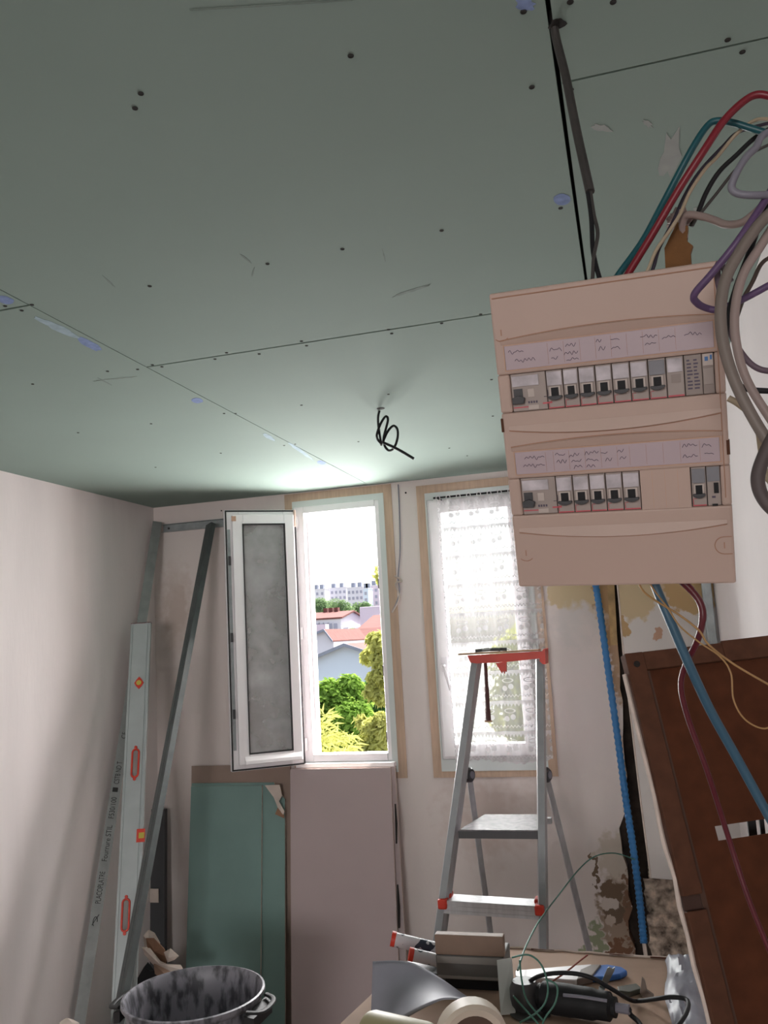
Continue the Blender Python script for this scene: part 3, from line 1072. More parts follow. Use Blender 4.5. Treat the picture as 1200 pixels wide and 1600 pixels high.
pb(G().span((bx[7] + 0.001, R1B + 0.02 * h, -0.0026), (xa - 0.001, R1B + 0.06 * h, -0.0022)), 'red_marking', M['pink_mark'], b)
b = pb(G().span((xa + 0.0004, R1B + 0.0005, -D + 0.001), (xb - 0.0002, R1T - 0.0005, -0.0025)), 'timer_module', M['module_dk'], bevel=0.0008)
g = G()
rr = random.Random(5)
for k in range(9):
    for q in range(2):
        g.span((xa + 0.003 + q * 0.007, R1B + (0.16 + 0.085 * k) * h, -0.0026), (xa + 0.003 + q * 0.007 + rr.uniform(0.003, 0.006), R1B + (0.2 + 0.085 * k) * h, -0.0022))
pb(g, 'printed_text', M['ink'], b)
b = pb(G().span((xb + 0.0002, R1B + 0.0005, -D + 0.001), (RXR - 0.0004, R1T - 0.0005, -0.0025)), 'clock_module', M['module_dk'], bevel=0.0008)
pb(G().span((xb + 0.001, R1B + 0.24 * h, -0.0025), (RXR - 0.0012, R1B + 0.64 * h, -0.0014)), 'front_flap', M['module'], b, bevel=0.0004)
pb(G().span((xb + 0.001, R1B + 0.70 * h, -0.0025), (RXR - 0.0012, R1T - 0.001, -0.0014)), 'display_cover', M['module_lt'], b)
g = G().span((xb + 0.003, R1T - 0.0085, -0.0014), (xb + 0.0065, R1T - 0.004, -0.001))
g.span((xb + 0.0085, R1T - 0.0075, -0.0014), (RXR - 0.002, R1T - 0.0025, -0.001))
pb(g, 'blue_marking', M['blue_mark'], b)

c2 = [750 + v / 2.6667 for v in (318, 388, 457, 525, 595, 668)]
bx = [pl(c, 775 - (c - 860) * 0.06).x for c in c2]
rcd(RXL, bx[0], R2B, R2T, False)
for i in range(5):
    breaker(bx[i], bx[i + 1], R2B, R2T)
xc, xd = pl(750 + 880 / 2.6667, 760).x, pl(750 + 944 / 2.6667, 760).x
g = G().span((bx[5] + 0.0005, R2B - 0.0005, -0.004), (xc - 0.0005, R2T + 0.0005, -0.0004))
bp = pb(g, 'blank_plate', M['cream'], bevel=0.0006)
g = G()
for k in range(1, 4):
    x = bx[5] + (xc - bx[5]) * k / 4
    g.span((x - 0.0002, R2B + 0.001, -0.0004), (x + 0.0002, R2T - 0.001, -0.0002))
pb(g, 'snap_line', M['cream2'], bp)
breaker(xc, xd, R2B, R2T, 'window_dk')
h = R2T - R2B
b = pb(G().span((xd + 0.0004, R2B + 0.0005, -D + 0.001), (RXR - 0.0004, R2T - 0.0005, -0.0025)), 'contactor_module', M['module'], bevel=0.0008)
pb(G().span((xd + 0.001, R2B + 0.62 * h, -0.0025), (RXR - 0.001, R2T - 0.001, -0.001)), 'label_window', M['window_dk'], b)
pb(G().span((xd + 0.0075, R2B + 0.32 * h, -0.0025), (xd + 0.0125, R2B + 0.58 * h, -0.001)), 'switch_slot', M['black'], b)
pb(G().span((xd + 0.005, R2B + 0.0 * h, -0.0026), (RXR - 0.004, R2B + 0.05 * h, -0.0015)), 'terminal_slot', M['black'], b)
pb(G().span((xd + 0.005, R2B + 0.2 * h, -0.0026), (RXR - 0.006, R2B + 0.25 * h, -0.0022)), 'printed_text', M['ink'], b)

# the wooden batten that carries the box
bt = thing('wooden_batten', 'rough brown wooden batten sticking up behind the top of the fuse box', 'batten', PM @ Vector((0.07, -0.05, -0.08)), prot)
g = G()
c0 = pl(1035, 412, -0.075)
c1_ = pl(1080, 408, -0.075)
cc = pl(1072, 355, -0.075)
ty = cc.y
poly = [(c0.x - 0.002, -0.12, -0.0625), (c1_.x, -0.12, -0.0625), (c1_.x, ty - 0.03, -0.0625), (c1_.x + 0.003, ty - 0.022, -0.0625), (c1_.x - 0.003, ty - 0.016, -0.0625), (c1_.x - 0.001, ty, -0.0625), (c1_.x - 0.012, ty + 0.006, -0.0625), (c0.x + 0.012, ty - 0.006, -0.0625), (c0.x + 0.004, ty - 0.02, -0.0625)]
g.prism([PM @ Vector(p) for p in poly], PM.to_3x3() @ Vector((0, 0, -0.03)))
g.build('upright', M['wood_batten'], bt)
# chunk of broken plaster left on the batten
g = G()
pc = PM @ Vector((cc.x - 0.006, ty + 0.004, -0.076))
bmx = bmesh.new()
bmesh.ops.create_icosphere(bmx, subdivisions=3, radius=1)
for v in bmx.verts:
    k = 1 + 0.5 * noise.noise(v.co * 2.3)
    v.co = Vector((v.co.x * 0.013, v.co.y * 0.011, v.co.z * 0.012)) * k
g.add([pc + Vector((0, 0, 0.006)) + v.co for v in bmx.verts], [[v.index for v in f.verts] for f in bmx.faces])
bmx.free()
g.build('plaster_lump', M['pink_c'], bt, smooth=True)


# ------------------------------------------------------------------ cables
def cable(name, pts, r, m, label, cat='cable', ext=None, group=None, pre=None, seg=8, flat=1.0):
    w = [at(*p) for p in pts]

    def carry(a, b, e):
        d = (b - a).normalized()
        q = b + d * 0.04
        e = Vector(e)
        return [q, q.lerp(e, 0.5) + d * 0.02, e]
    if ext:
        w += carry(w[-2], w[-1], ext[0])
    if pre:
        w = carry(w[1], w[0], pre[0])[::-1] + w
    return G().tube(w, r, seg=seg, flat=flat, smooth=9).build(name, m, smooth=True, label=label, cat=cat, group=group, shade=60)


def wall_end(y, z):
    return [(XR - 0.003, y, z)]


top = lambda x, b=-0.03: PM @ Vector((x, PH / 2 - 0.01, b))
Yc = 1.0
cable('teal_cable', [(958, 442, 0.985), (970, 424, 0.985), (1005, 375, 0.99), (1040, 310, 0.99), (1080, 235, 0.98), (1104, 198, 0.98), (1120, 189, 0.98), (1145, 192, 0.98), (1175, 201, 0.98), (1215, 213, 0.98)], 0.004, M['teal'],
      'dark teal cable arching from the fuse box top to the right', ext=wall_end(1.05, 2.31))
cable('red_cable', [(974, 440, 0.975), (985, 422, 0.975), (1020, 365, 0.97), (1060, 297, 0.96), (1100, 235, 0.95), (1130, 190, 0.95), (1160, 160, 0.95), (1183, 148, 0.95), (1212, 152, 0.95)], 0.0043, M['redc'],
      'red cable arching highest from the fuse box top towards the right', ext=wall_end(1.0, 2.36))
cable('dark_wire', [(1016, 432, 0.972), (1022, 415, 0.965), (1030, 388, 0.968), (1052, 345, 0.975), (1070, 305, 1.0), (1093, 268, 1.015), (1130, 228, 1.03), (1155, 206, 1.04), (1210, 190, 1.04)], 0.0020, mat('dark_violet_wire', S(52, 44, 60)),
      'thin dark violet wire rising from the fuse box beside the red cable', ext=wall_end(1.2, 2.45))
cable('beige_wire', [(1006, 434, 0.962), (1014, 418, 0.96), (1026, 390, 0.96), (1048, 358, 0.96), (1064, 332, 0.962), (1078, 300, 0.968), (1102, 264, 0.975), (1120, 246, 0.99), (1150, 210, 0.99), (1180, 188, 0.98), (1210, 186, 0.97)], 0.0021, M['beige_c'],
      'thin beige wire curving up from the fuse box to the right', ext=wall_end(1.06, 2.35))
cable('black_wire', [(1080, 353, 1.0), (1090, 334, 1.0), (1104, 300, 1.0), (1124, 268, 1.0), (1150, 243, 1.0), (1180, 215, 1.0), (1212, 196, 1.0)], 0.0028, M['black'],
      'black wire running from the batten top up to the right', ext=wall_end(1.17, 2.29))
cable('grey_wire', [(1080, 352, 0.99), (1095, 333, 0.99), (1120, 302, 0.99), (1147, 268, 0.99), (1175, 240, 0.99), (1210, 222, 0.99)], 0.0018, M['darkc'],
      'thin dark grey wire just right of the black wire above the batten', ext=wall_end(1.13, 2.2))
cable('taped_cable', [(1070, 372, 0.99), (1066, 352, 0.98), (1074, 336, 0.97), (1100, 339, 0.96), (1118, 345, 0.95), (1135, 351, 0.94), (1158, 348, 0.93), (1178, 334, 0.92), (1195, 318, 0.9), (1212, 300, 0.9)], 0.0042, M['pink_c'],
      'pinkish sheathed cable taped with grey at the batten top', ext=wall_end(0.95, 2.22))
cable('lilac_cable', [(1180, 232, 0.84), (1166, 246, 0.83), (1152, 268, 0.82), (1143, 292, 0.82), (1152, 302, 0.82), (1175, 305, 0.82), (1212, 304, 0.83)], 0.0036, M['lilac'],
      'lilac grey cable bent into a hook at the upper right', ext=wall_end(1.06, 2.24), pre=[(XR - 0.003, 0.97, 2.31)])
cable('purple_cable', [(1212, 285, 0.83), (1190, 322, 0.83), (1152, 378, 0.83), (1112, 428, 0.84), (1085, 460, 0.85), (1090, 474, 0.86), (1106, 482, 0.87), (1124, 483, 0.87), (1160, 468, 0.88), (1212, 440, 0.88)], 0.0036, M['purple'],
      'purple cable looped in a V over the fuse box upper right corner', ext=wall_end(0.95, 2.06), pre=[(XR - 0.003, 0.85, 2.26)])
cable('grey_cable', [(1212, 325, 0.80), (1185, 352, 0.80), (1155, 395, 0.80), (1134, 436, 0.80), (1126, 485, 0.80), (1131, 540, 0.80), (1150, 600, 0.80), (1182, 662, 0.80), (1215, 712, 0.80)], 0.0052, M['greyc'],
      'thick grey cable curving down along the right edge of the fuse box', ext=wall_end(0.85, 1.84), pre=[(XR - 0.003, 0.82, 2.2)])
cable('taupe_cable', [(1214, 345, 0.82), (1188, 385, 0.82), (1160, 432, 0.82), (1148, 490, 0.82), (1152, 545, 0.82), (1170, 600, 0.82), (1215, 672, 0.82)], 0.0042, M['pink_c'],
      'pale taupe cable running down outside the thick grey one', ext=wall_end(0.9, 1.9), pre=[(XR - 0.003, 0.87, 2.2)])
cable('black_cable', [(1212, 296, 0.84), (1192, 335, 0.84), (1172, 392, 0.84), (1150, 450, 0.84), (1136, 505, 0.84), (1134, 550, 0.84), (1142, 580, 0.84), (1162, 606, 0.84), (1212, 612, 0.84)], 0.0028, M['black'],
      'black cable weaving through the grey bundle at the right', ext=wall_end(0.92, 1.93), pre=[(XR - 0.003, 0.89, 2.25)])
cable('mauve_cable', [(1138, 500, 0.86), (1146, 530, 0.86), (1165, 560, 0.86), (1185, 576, 0.86), (1214, 582, 0.86)], 0.0030, mat('mauve_cable', S(104, 86, 98), var=0.1),
      'mauve cable leaving the bundle to the right at mid height of the box', ext=wall_end(0.95, 1.97), pre=[at(1142, 440, 0.86)])
cable('brown_wire', [(1212, 396, 0.93), (1190, 412, 0.93), (1176, 440, 0.93), (1160, 470, 0.93), (1150, 500, 0.93)], 0.0022, mat('brown_wire', S(92, 76, 70), var=0.1),
      'thin brown wire curving over the white wall at the upper right', pre=[(XR - 0.003, 1.02, 2.13)])
cable('beige_stub_cable', [(1138, 622, 0.86), (1152, 630, 0.86), (1170, 645, 0.86), (1184, 668, 0.86), (1190, 705, 0.86), (1196, 740, 0.86), (1214, 765, 0.86)], 0.0032, M['beige_c'],
      'beige cable with cut end beside the fuse box right edge', ext=wall_end(0.93, 1.84))
cable('thick_dark_cable', [(1250, 610, 0.74), (1222, 660, 0.74), (1196, 708, 0.74), (1184, 750, 0.74), (1198, 786, 0.74), (1240, 822, 0.74)], 0.0055, mat('thick_brown_grey_cable', S(84, 74, 74), var=0.15),
      'thick dark grey cable bending at the right edge beside the white wall', ext=wall_end(0.78, 1.77), pre=[(XR - 0.003, 0.78, 1.86)])
# below the box
bot = lambda x, b=-0.03: PM @ Vector((x, -PH / 2 + 0.006, b))
cable('blue_grey_conduit', [(1020, 905, 1.12), (1030, 930, 1.12), (1045, 965, 1.12), (1075, 1035, 1.13), (1110, 1110, 1.15), (1150, 1182, 1.17), (1190, 1255, 1.18), (1216, 1302, 1.18)], 0.0058, M['bluegrey'],
      'steel blue conduit running diagonally from under the fuse box across the brown panel', 'conduit', ext=wall_end(1.3, 1.25))
cable('dark_red_cable', [(1062, 905, 1.12), (1080, 922, 1.12), (1094, 942, 1.12), (1098, 965, 1.12), (1090, 1000, 1.13), (1072, 1038, 1.15), (1064, 1072, 1.16), (1075, 1122, 1.17), (1104, 1202, 1.18), (1138, 1308, 1.2), (1168, 1400, 1.2), (1200, 1480, 1.2), (1230, 1550, 1.2)], [0.0048, 0.0044, 0.004, 0.0036, 0.0034, 0.0032, 0.003, 0.003], M['redc2'],
      'dark red cable dropping from under the fuse box over the brown panel', ext=wall_end(1.3, 0.95))
cable('yellow_wire', [(996, 905, 1.09), (1004, 922, 1.09), (1022, 937, 1.08), (1060, 960, 1.07), (1092, 985, 1.07), (1108, 1008, 1.07), (1150, 1040, 1.07), (1216, 1078, 1.07)], 0.0013, M['yellow_c'],
      'upper yellow wire running right from under the fuse box', ext=wall_end(1.3, 1.52))
cable('yellow_wire', [(1012, 905, 1.085), (1022, 922, 1.08), (1042, 948, 1.06), (1062, 978, 1.06), (1092, 1003, 1.05), (1125, 1026, 1.05), (1142, 1052, 1.05), (1146, 1092, 1.05), (1162, 1122, 1.05), (1190, 1138, 1.05), (1216, 1132, 1.05)], 0.0010, M['yellow_c'],
      'lower yellow wire drooping in a loop over the brown panel', ext=wall_end(1.3, 1.47))

# flat grey sheath hanging from the ceiling gap to the box, with two wires out of its end
hs_ = atz(866, 38, ZC)
sh_ = thing('ceiling_cable', 'dark flat cable sheath hanging from the ceiling hole to the fuse box', 'cable', (hs_.x, hs_.y, ZC))
g = G().tube([hs_ + Vector((0, 0, 0.02)), at(868, 55, 1.065), at(884, 120, 1.05), at(900, 200, 1.03), (at(912, 255, 1.01)), at(922, 300, 1.0)], 0.0062, seg=10, flat=0.9)
g.build('sheath', M['darkc'], sh_, smooth=True)
g = G().tube([at(918, 296, 1.0), at(924, 340, 0.995), at(926, 385, 0.99), at(930, 410, 0.985), at(936, 432, 0.98), at(940, 446, 0.98)], 0.0028)
g.build('inner_wire', M['black'], sh_, smooth=True)
g = G().tube([at(922, 296, 1.0), at(928, 335, 0.995), at(934, 365, 0.99), at(928, 400, 0.985), at(926, 432, 0.98), at(924, 448, 0.98)], 0.0022)
g.build('inner_wire', M['darkc'], sh_, smooth=True)
g = G().prism([hs_ + Vector((0.004 + 0.011 * math.cos(t) * (1 + 0.25 * math.sin(3 * t)), 0.010 * math.sin(t), -0.001)) for t in [i * PI / 8 for i in range(16)]], (0, 0, 0.0008))
g.build('ceiling_hole', M['void'], sh_)

# black flex curled under the ceiling hole
fl = thing('ceiling_flex', 'curled black flex hanging out of a hole in the ceiling before the windows', 'cable', atz(594, 638, ZC))
k = 140 / 1200.0
fp = [(455, 330), (438, 420), (436, 520), (448, 620), (460, 700), (470, 760), (480, 815), (470, 790), (432, 745), (418, 690), (435, 620), (470, 530), (520, 450), (550, 435), (568, 480), (545, 580), (518, 680), (508, 760),
      (530, 840), (575, 888), (630, 875), (675, 800), (700, 690), (690, 600), (645, 560), (590, 600), (540, 680), (500, 780)]
fy = 2.77
w = [at(540 + a * k, 600 + b * k, fy + 0.02 * math.sin(i * 1.1)) for i, (a, b) in enumerate(fp)]
w[0] = atz(594, 638, ZC + 0.015)
G().tube(w, 0.0042, seg=8, smooth=5).build('coil', M['black'], fl, smooth=True)
G().tube([at(540 + 505 * k, 600 + 785 * k, fy - 0.012), at(540 + 650 * k, 600 + 850 * k, fy - 0.03), at(540 + 780 * k, 600 + 920 * k, fy - 0.03), at(540 + 912 * k, 600 + 1000 * k, fy - 0.03)], 0.0048, seg=8, smooth=4).build('free_end', M['black'], fl, smooth=True)
hc = atz(595, 638, ZC)
G().disc((hc.x, hc.y, ZC - 0.0005), 0.014, h=0.0008, seg=16).build('ceiling_hole', M['void'], fl)

# thin cable hanging on the pier between the windows
wc = thing('wall_cable', 'thin grey cable hanging down the wall between the two windows', 'cable', at(622, 758, YB - 0.006))
G().tube([at(622, 757, YB - 0.005), at(624, 800, YB - 0.005), at(625, 860, YB - 0.006), at(622, 900, YB - 0.008), at(624, 925, YB - 0.010), at(618, 945, YB - 0.014), at(612, 957, YB - 0.016)], 0.0032, seg=6).build('wire', M['lilac'], wc, smooth=True)
G().tube([at(617, 900, YB - 0.009), at(628, 908, YB - 0.012), at(618, 912, YB - 0.010), at(624, 934, YB - 0.012), at(613, 957, YB - 0.016)], 0.0045, seg=6).build('tape_end', M['paper'], wc, smooth=True)
p = at(634, 770, YB)
G().disc((p.x, YB - 0.0006, p.z), 0.005, axis=(0, 1, 0), h=0.001).build('screw_hole', M['void'], wall_back)
for (x, y) in ((346, 798), (300, 826)):
    p = at(x, y, YB)
    G().disc((p.x, YB - 0.0006, p.z), 0.004, axis=(0, 1, 0), h=0.001).build('screw_hole', M['void'], wall_back)

# corrugated blue conduit down the right end of the back wall
cu = thing('blue_conduit', 'bright blue corrugated conduit running down the corner behind the ladder', 'conduit', at(1006, 1478, 3.86))
pth = [at(912, 760, 4.06), at(926, 880, 4.03), at(938, 960, 4.02), at(952, 1060, 4.01), at(966, 1160, 4.0), at(978, 1250, 3.98), at(990, 1330, 3.94), at(1000, 1410, 3.9), at(1006, 1474, 3.86)]
sp_ = spline(pth, 40)
g = G()
rads = []
g.tube(sp_, 0.0155, seg=12, smooth=1)
nn = len(sp_)
for i in range(nn):
    q = 0.92 + 0.10 * (1 if i % 4 < 2 else -0.6)
    for j in range(12):
        g.v[i * 12 + j] = sp_[i] + (g.v[i * 12 + j] - sp_[i]) * q
g.build('corrugated_tube', M['blue_pipe'], cu, smooth=True, shade=80)
G().tube([pth[-1] + Vector((0, 0, 0.02)), pth[-1] + Vector((0.004, -0.002, -0.06))], 0.008, smooth=1).build('tube_end', M['gyp_edge'], cu)
cable('green_wire', [(992, 1343, 3.90), (960, 1333, 3.85), (930, 1338, 3.75), (905, 1358, 3.6), (870, 1402, 3.3), (842, 1440, 2.9), (822, 1478, 2.52), (812, 1506, 2.36), (809, 1516, 2.32)], 0.0026, M['green_c'],
      'thin green wire stretching from the blue conduit to the cluttered table', 'wire')

# ------------------------------------------------------------------ tall brown panel at the right
DY = 1.70
dl = Vector((at(975, 1022, DY) - Vector((0, 0, 0))))
best = None
for i in range(60):
    for j in range(24):
        yr_, yb_ = 1.66 + 0.003 * i, 1.46 + 0.01 * j
        a_, b_ = (at(1200, 996, yr_) - dl).normalized(), (at(1109, 1580, yb_) - dl).normalized()
        e_ = abs(a_.dot(b_)) + 0.05 * abs(yr_ - 1.74) + 0.05 * abs(yb_ - 1.6)
        if best is None or e_ < best[0]:
            best = (e_, a_, b_, yr_, yb_)
dtop, down = best[1], best[2]
print('panel pose', best[0], best[3], best[4])
down = (down - dtop * down.dot(dtop)).normalized()
# lean a little away at the top, keep left edge on the floor
dn = dtop.cross(down)
if dn.y > 0:
    dn = -dn
DLEN = dl.z / -down.z - 0.004
DWID = 0.27
bpn = thing('leaning_hardboard', 'tall dark brown cabinet panel with framed edge and slot, leaning at the right', 'panel', dl + down * DLEN, Matrix((dtop, -down, dn)).transposed())
WM[bpn.name] = Matrix.Translation(dl + down * DLEN) @ Matrix((dtop, -down, dn)).transposed().to_4x4()
T_ = DLEN


def dp(x, y):
    """pixel on the panel plane -> panel coordinates"""
    m = WM[bpn.name].inverted()
    o = m @ CAM
    d = m.to_3x3() @ ray(x, y)
    t = -o.z / d.z
    return o + d * t


sl0, sl1 = dp(1124, 1300), dp(1196, 1310)
sa, sb = sl0.y + 0.010, sl0.y - 0.014
sx = sl0.x
DR = 0.335
RX = DR
g = G()
SWD = 0.045
g.span((SWD, sa, -0.018), (DR, T_ - 0.03, -0.012))
g.span((SWD, 0.0, -0.018), (DR, sb, -0.012))
g.span((SWD, sb, -0.018), (sx, sa, -0.012))
g.span((sx + 0.115, sb, -0.018), (DR, sa, -0.012))
g.build('hardboard_back', M['wood_dk'], bpn, local=True)
yn = dp(1075, 1412).y
for (y0, y1) in ((0.0, yn - 0.012), (yn + 0.012, T_)):
    G().span((0, y0, -0.022), (0.036, y1, 0.004)).build('side_stile', M['wood_rail'], bpn, local=True, bevel=0.002)
G().span((0.002, yn - 0.012, -0.022), (0.034, yn + 0.012, -0.008)).build('hinge_notch', mat('dark_notch', S(70, 44, 34), var=0.2), bpn, local=True)
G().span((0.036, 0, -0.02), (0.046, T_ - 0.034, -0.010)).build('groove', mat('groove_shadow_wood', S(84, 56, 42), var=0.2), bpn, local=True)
jx = dp(1128, 1010).x
G().span((0.0362, T_ - 0.034, -0.022), (jx, T_, 0.002)).build('top_rail', M['wood_rail'], bpn, local=True, bevel=0.002)
G().span((jx + 0.001, T_ - 0.036, -0.022), (DR, T_ + 0.004, 0.0)).build('top_rail', M['wood_rail'], bpn, local=True, bevel=0.002)
g = G()
pp_ = []
rr = random.Random(11)
for i in range(40):
    pp_.append((-0.003 + rr.uniform(-0.002, 0.002), T_ * 0.02 + (T_ * 0.96) * i / 39, -0.010 + rr.uniform(-0.002, 0.002)))
g.tube(pp_, 0.0042, seg=6, smooth=2)
g.build('plaster_crust', M['gyp_edge'], bpn, local=True, smooth=True)
G().disc((0.018, T_ - 0.022, 0.0045), 0.006, h=0.003).build('peg_hole', M['void'], bpn, local=True)

pz = WM[bpn.name]
for k_, (xa_, xb_) in enumerate(((1170, 1183), (1189, 1196))):
    a, b = at(xa_, 1300, 1.80), at(xb_, 1300, 1.80)
    G().span((a.x, 1.80, 0.002), (b.x, 1.815, 1.50)).build('black_batten', M['black'], label=('wider black batten' if k_ == 0 else 'narrower black batten') + ' seen through the slot of the brown hardboard', cat='batten')

# ------------------------------------------------------------------ metal profiles against the left corner
def profile(name, a, b, w, d, face, m, label, extra=None):
    """an open C profile from a to b; face is the direction its web looks"""
    a, b = Vector(a), Vector(b)
    z = (b - a).normalized()
    f = Vector(face)
    f = (f - z * f.dot(z)).normalized()
    x = z.cross(f).normalized()
    t = thing(name, label, 'metal profile', a, Matrix((x, f, z)).transposed())
    L = (b - a).length
    WM[t.name] = Matrix.Translation(a) @ Matrix((x, f, z)).transposed().to_4x4()
    g = G()
    e = 0.0016
    g.span((-w / 2, -e, 0), (w / 2, 0, L))
    g.span((-w / 2, -d, 0), (-w / 2 + e, -e, L))
    g.span((w / 2 - e, -d, 0), (w / 2, -e, L))
    g.build('channel', m, t, local=True)
    g = G()
    g.span((-w / 2 + e, -d, 0), (-w / 2 + 0.008, -d + e, L))
    g.span((w / 2 - 0.008, -d, 0), (w / 2 - e, -d + e, L))
    g.build('rolled_lip', m, t, local=True)
    g = G()
    g.span((-0.003, 0.0, 0.002), (0.003, 0.0012, L - 0.002))
    g.build('stiffening_rib', m, t, local=True)
    return t, L, w


tp = at(243, 812, 4.10)
ptop = at(246, 815, 4.12)
rb = ray(130, 1560)
pbot = CAM + rb * ((-2.425) / rb.x)
dd = (ptop - pbot)
pbot = pbot + dd * ((0.003 - pbot.z) / dd.z) if pbot.z > 0 else pbot
s1, L1_, w1_ = profile('metal_profile', pbot + Vector((0.0, 0, 0)), ptop, 0.048, 0.018, CAM - (pbot + ptop) / 2, M['steel_dk'],
                       'printed grey steel profile leaning along the left wall behind the long level')
# printed lettering up the web
zt0 = None
m1 = WM[s1.name]


def zon(m, x, y):
    mi = m.inverted()
    o = mi @ CAM
    d = mi.to_3x3() @ ray(x, y)
    return (o + d * (-o.y / d.y)).z


z_a, z_b = zon(m1, 146, 1412), zon(m1, 186, 1180)
Mtx = m1 @ Matrix(((0, 1, 0, -0.0115), (0, 0, 1, 0.0014), (1, 0, 0, 0), (0, 0, 0, 1)))
flip = m1.to_3x3() @ Vector((1, 0, 0))
PRN = M['print_ink']


def prn(body, x, y, x2, y2, size=0.030):
    z = zon(m1, x, y)
    ln_ = zon(m1, x2, y2) - z
    # reading up the profile: text x axis = +z of the channel, text y axis = to the reader's left
    xa_ = m1.to_3x3() @ Vector((0, 0, 1))
    za_ = m1.to_3x3() @ Vector((0, 1, 0))
    ya_ = za_.cross(xa_)
    Mm = Matrix((xa_, ya_, za_)).transposed().to_4x4()
    Mm.translation = m1 @ Vector((0, 0.0013, z)) + ya_ * 0.010 * 0
    o = text_mesh('printed_lettering', body, size, PRN, s1, Mm)
    zs_ = [v.co.z for v in o.data.vertices]
    k = ln_ / (max(zs_) - min(zs_))
    for v in o.data.vertices:
        v.co.z = z + (v.co.z - z) * k
    return o


prn('PLACOPLATRE', 146, 1412, 154, 1362, 0.034)
prn('Fourrure STIL', 158, 1346, 166, 1290, 0.034)
prn('F530/100', 168, 1279, 173, 1246, 0.034)
prn('\u25A0', 175, 1238, 176, 1231, 0.034)
prn('CSTB ND T', 178, 1225, 184, 1190, 0.034)
prn('CE', 189, 1154, 190, 1144, 0.030)
zz = zon(m1, 140, 1440)
xx_ = m1
g = G()
g.tube([m1 @ Vector((0.010 * math.cos(t) * 0.9, 0.0013, zz + 0.02 * math.sin(t))) for t in [i * PI / 6 for i in range(9)]], 0.0018, seg=5, smooth=2)
g.tube([m1 @ Vector((-0.012, 0.0013, zz - 0.014)), m1 @ Vector((0.012, 0.0013, zz + 0.03))], 0.0016, seg=5, smooth=1)
g.build('print_logo', PRN, s1)

p2t = at(326, 818, 4.09)
p2b = at(186, 1560, 3.22)
dd = p2t - p2b
p2b = p2b - dd * ((p2b.z - 0.003) / dd.z)
profile('metal_profile', p2b, p2t, 0.052, 0.028, Vector((-0.5, -0.85, 0.1)), mat('shaded_steel', (0.13, 0.148, 0.148), rough=0.5, metal=0.4, var=0.25, scale=16), 'unmarked steel profile, shade put into its dark colour, leaning in front of the long level, top on the wall track')  # same steel as the printed profile, darkened to carry its shade

# horizontal track on the back wall
a, b = at(256, 824, YB), at(372, 818, YB)
zr = (a.z + b.z) / 2
tk = thing('metal_track', 'horizontal grey metal track fixed high on the back wall in the left corner', 'metal track', (a.x, YB, zr))
G().span((a.x, YB - 0.004, zr - 0.02), (b.x + 0.12, YB - 0.0005, zr + 0.02)).build('web', M['steel'], tk)
G().span((a.x, YB - 0.03, zr - 0.021), (b.x + 0.12, YB - 0.004, zr - 0.0195)).build('flange', M['steel'], tk)
G().span((a.x, YB - 0.03, zr + 0.0195), (b.x + 0.12, YB - 0.004, zr + 0.021)).build('flange', M['steel'], tk)
p = at(262, 826, YB)
G().disc((p.x + 0.01, YB - 0.006, zr), 0.006, axis=(0, 1, 0), h=0.004).build('fixing_screw', M['dark_grey'], tk)

# ------------------------------------------------------------------ long spirit level
lt = at(221, 975, 3.84)
lb_ = at(196, 1520, 3.38)
dd = lt - lb_
lb0 = lb_ - dd * ((lb_.z - 0.003) / dd.z)
zl = dd.normalized()
fl_ = (CAM - (lt + lb0) / 2)
fl_.z = 0
fl_ = (Vector((0.35, -1, 0)))
fl_ = (fl_ - zl * fl_.dot(zl)).normalized()
xl_ = zl.cross(fl_).normalized()
if xl_.x < 0:
    xl_ = -xl_
lrot = Matrix((xl_, -xl_.cross(zl) if False else zl.cross(xl_), zl)).transposed()
lv = thing('spirit_level', 'long grey aluminium spirit level with red vials and handles, leaning in the left corner', 'level', lb0, lrot)
LM = Matrix.Translation(lb0) @ lrot.to_4x4()
WM[lv.name] = LM
LL = (lt - lb0).length
LW = 0.098
yf = -1 if (lrot @ Vector((0, 1, 0))).dot(CAM - lb0) < 0 else 1


def lz(x, y):
    mi = LM.inverted()
    o = mi @ CAM
    d = mi.to_3x3() @ ray(x, y)
    return o + d * (-o.y / d.y)


h1 = lz(212, 1193)
h2 = lz(197, 1430)
v1 = lz(218, 1068)
v2 = lz(220, 1306)
hw, hh = 0.014, 0.062
# beam with two oblong holes
g = G()
cx = 0.0
zs = sorted([(h2.z, h2.x), (h1.z, h1.x)])
zprev = 0.0
for (zc, xc) in zs:
    g.span((-LW / 2, -0.009, zprev), (LW / 2, 0.009, zc - hh))
    g.span((-LW / 2, -0.009, zc - hh), (xc - hw, 0.009, zc + hh))
    g.span((xc + hw, -0.009, zc - hh), (LW / 2, 0.009, zc + hh))
    zprev = zc + hh
g.span((-LW / 2, -0.009, zprev), (LW / 2, 0.009, LL))
g.build('beam', M['level'], lv, local=True)
for x in (-LW / 2 + 0.008, LW / 2 - 0.018, LW / 2 - 0.004):
    G().span((x - 0.003, yf * 0.009, 0.0), (x + 0.003, yf * 0.0125, LL)).build('rib', M['level'], lv, local=True)
G().span((-LW / 2, -0.0092, LL), (LW / 2, 0.0092, LL + 0.004)).build('end_cap', M['redc2'], lv, local=True)


def oblong(cx, cz, hw, hh, n=10):
    pts = []
    for i in range(n + 1):
        t = PI * i / n
        pts.append((cx + hw * math.cos(t), 0, cz + hh - hw + hw * math.sin(t)))
    for i in range(n + 1):
        t = PI + PI * i / n
        pts.append((cx + hw * math.cos(t), 0, cz - hh + hw + hw * math.sin(t)))
    return pts


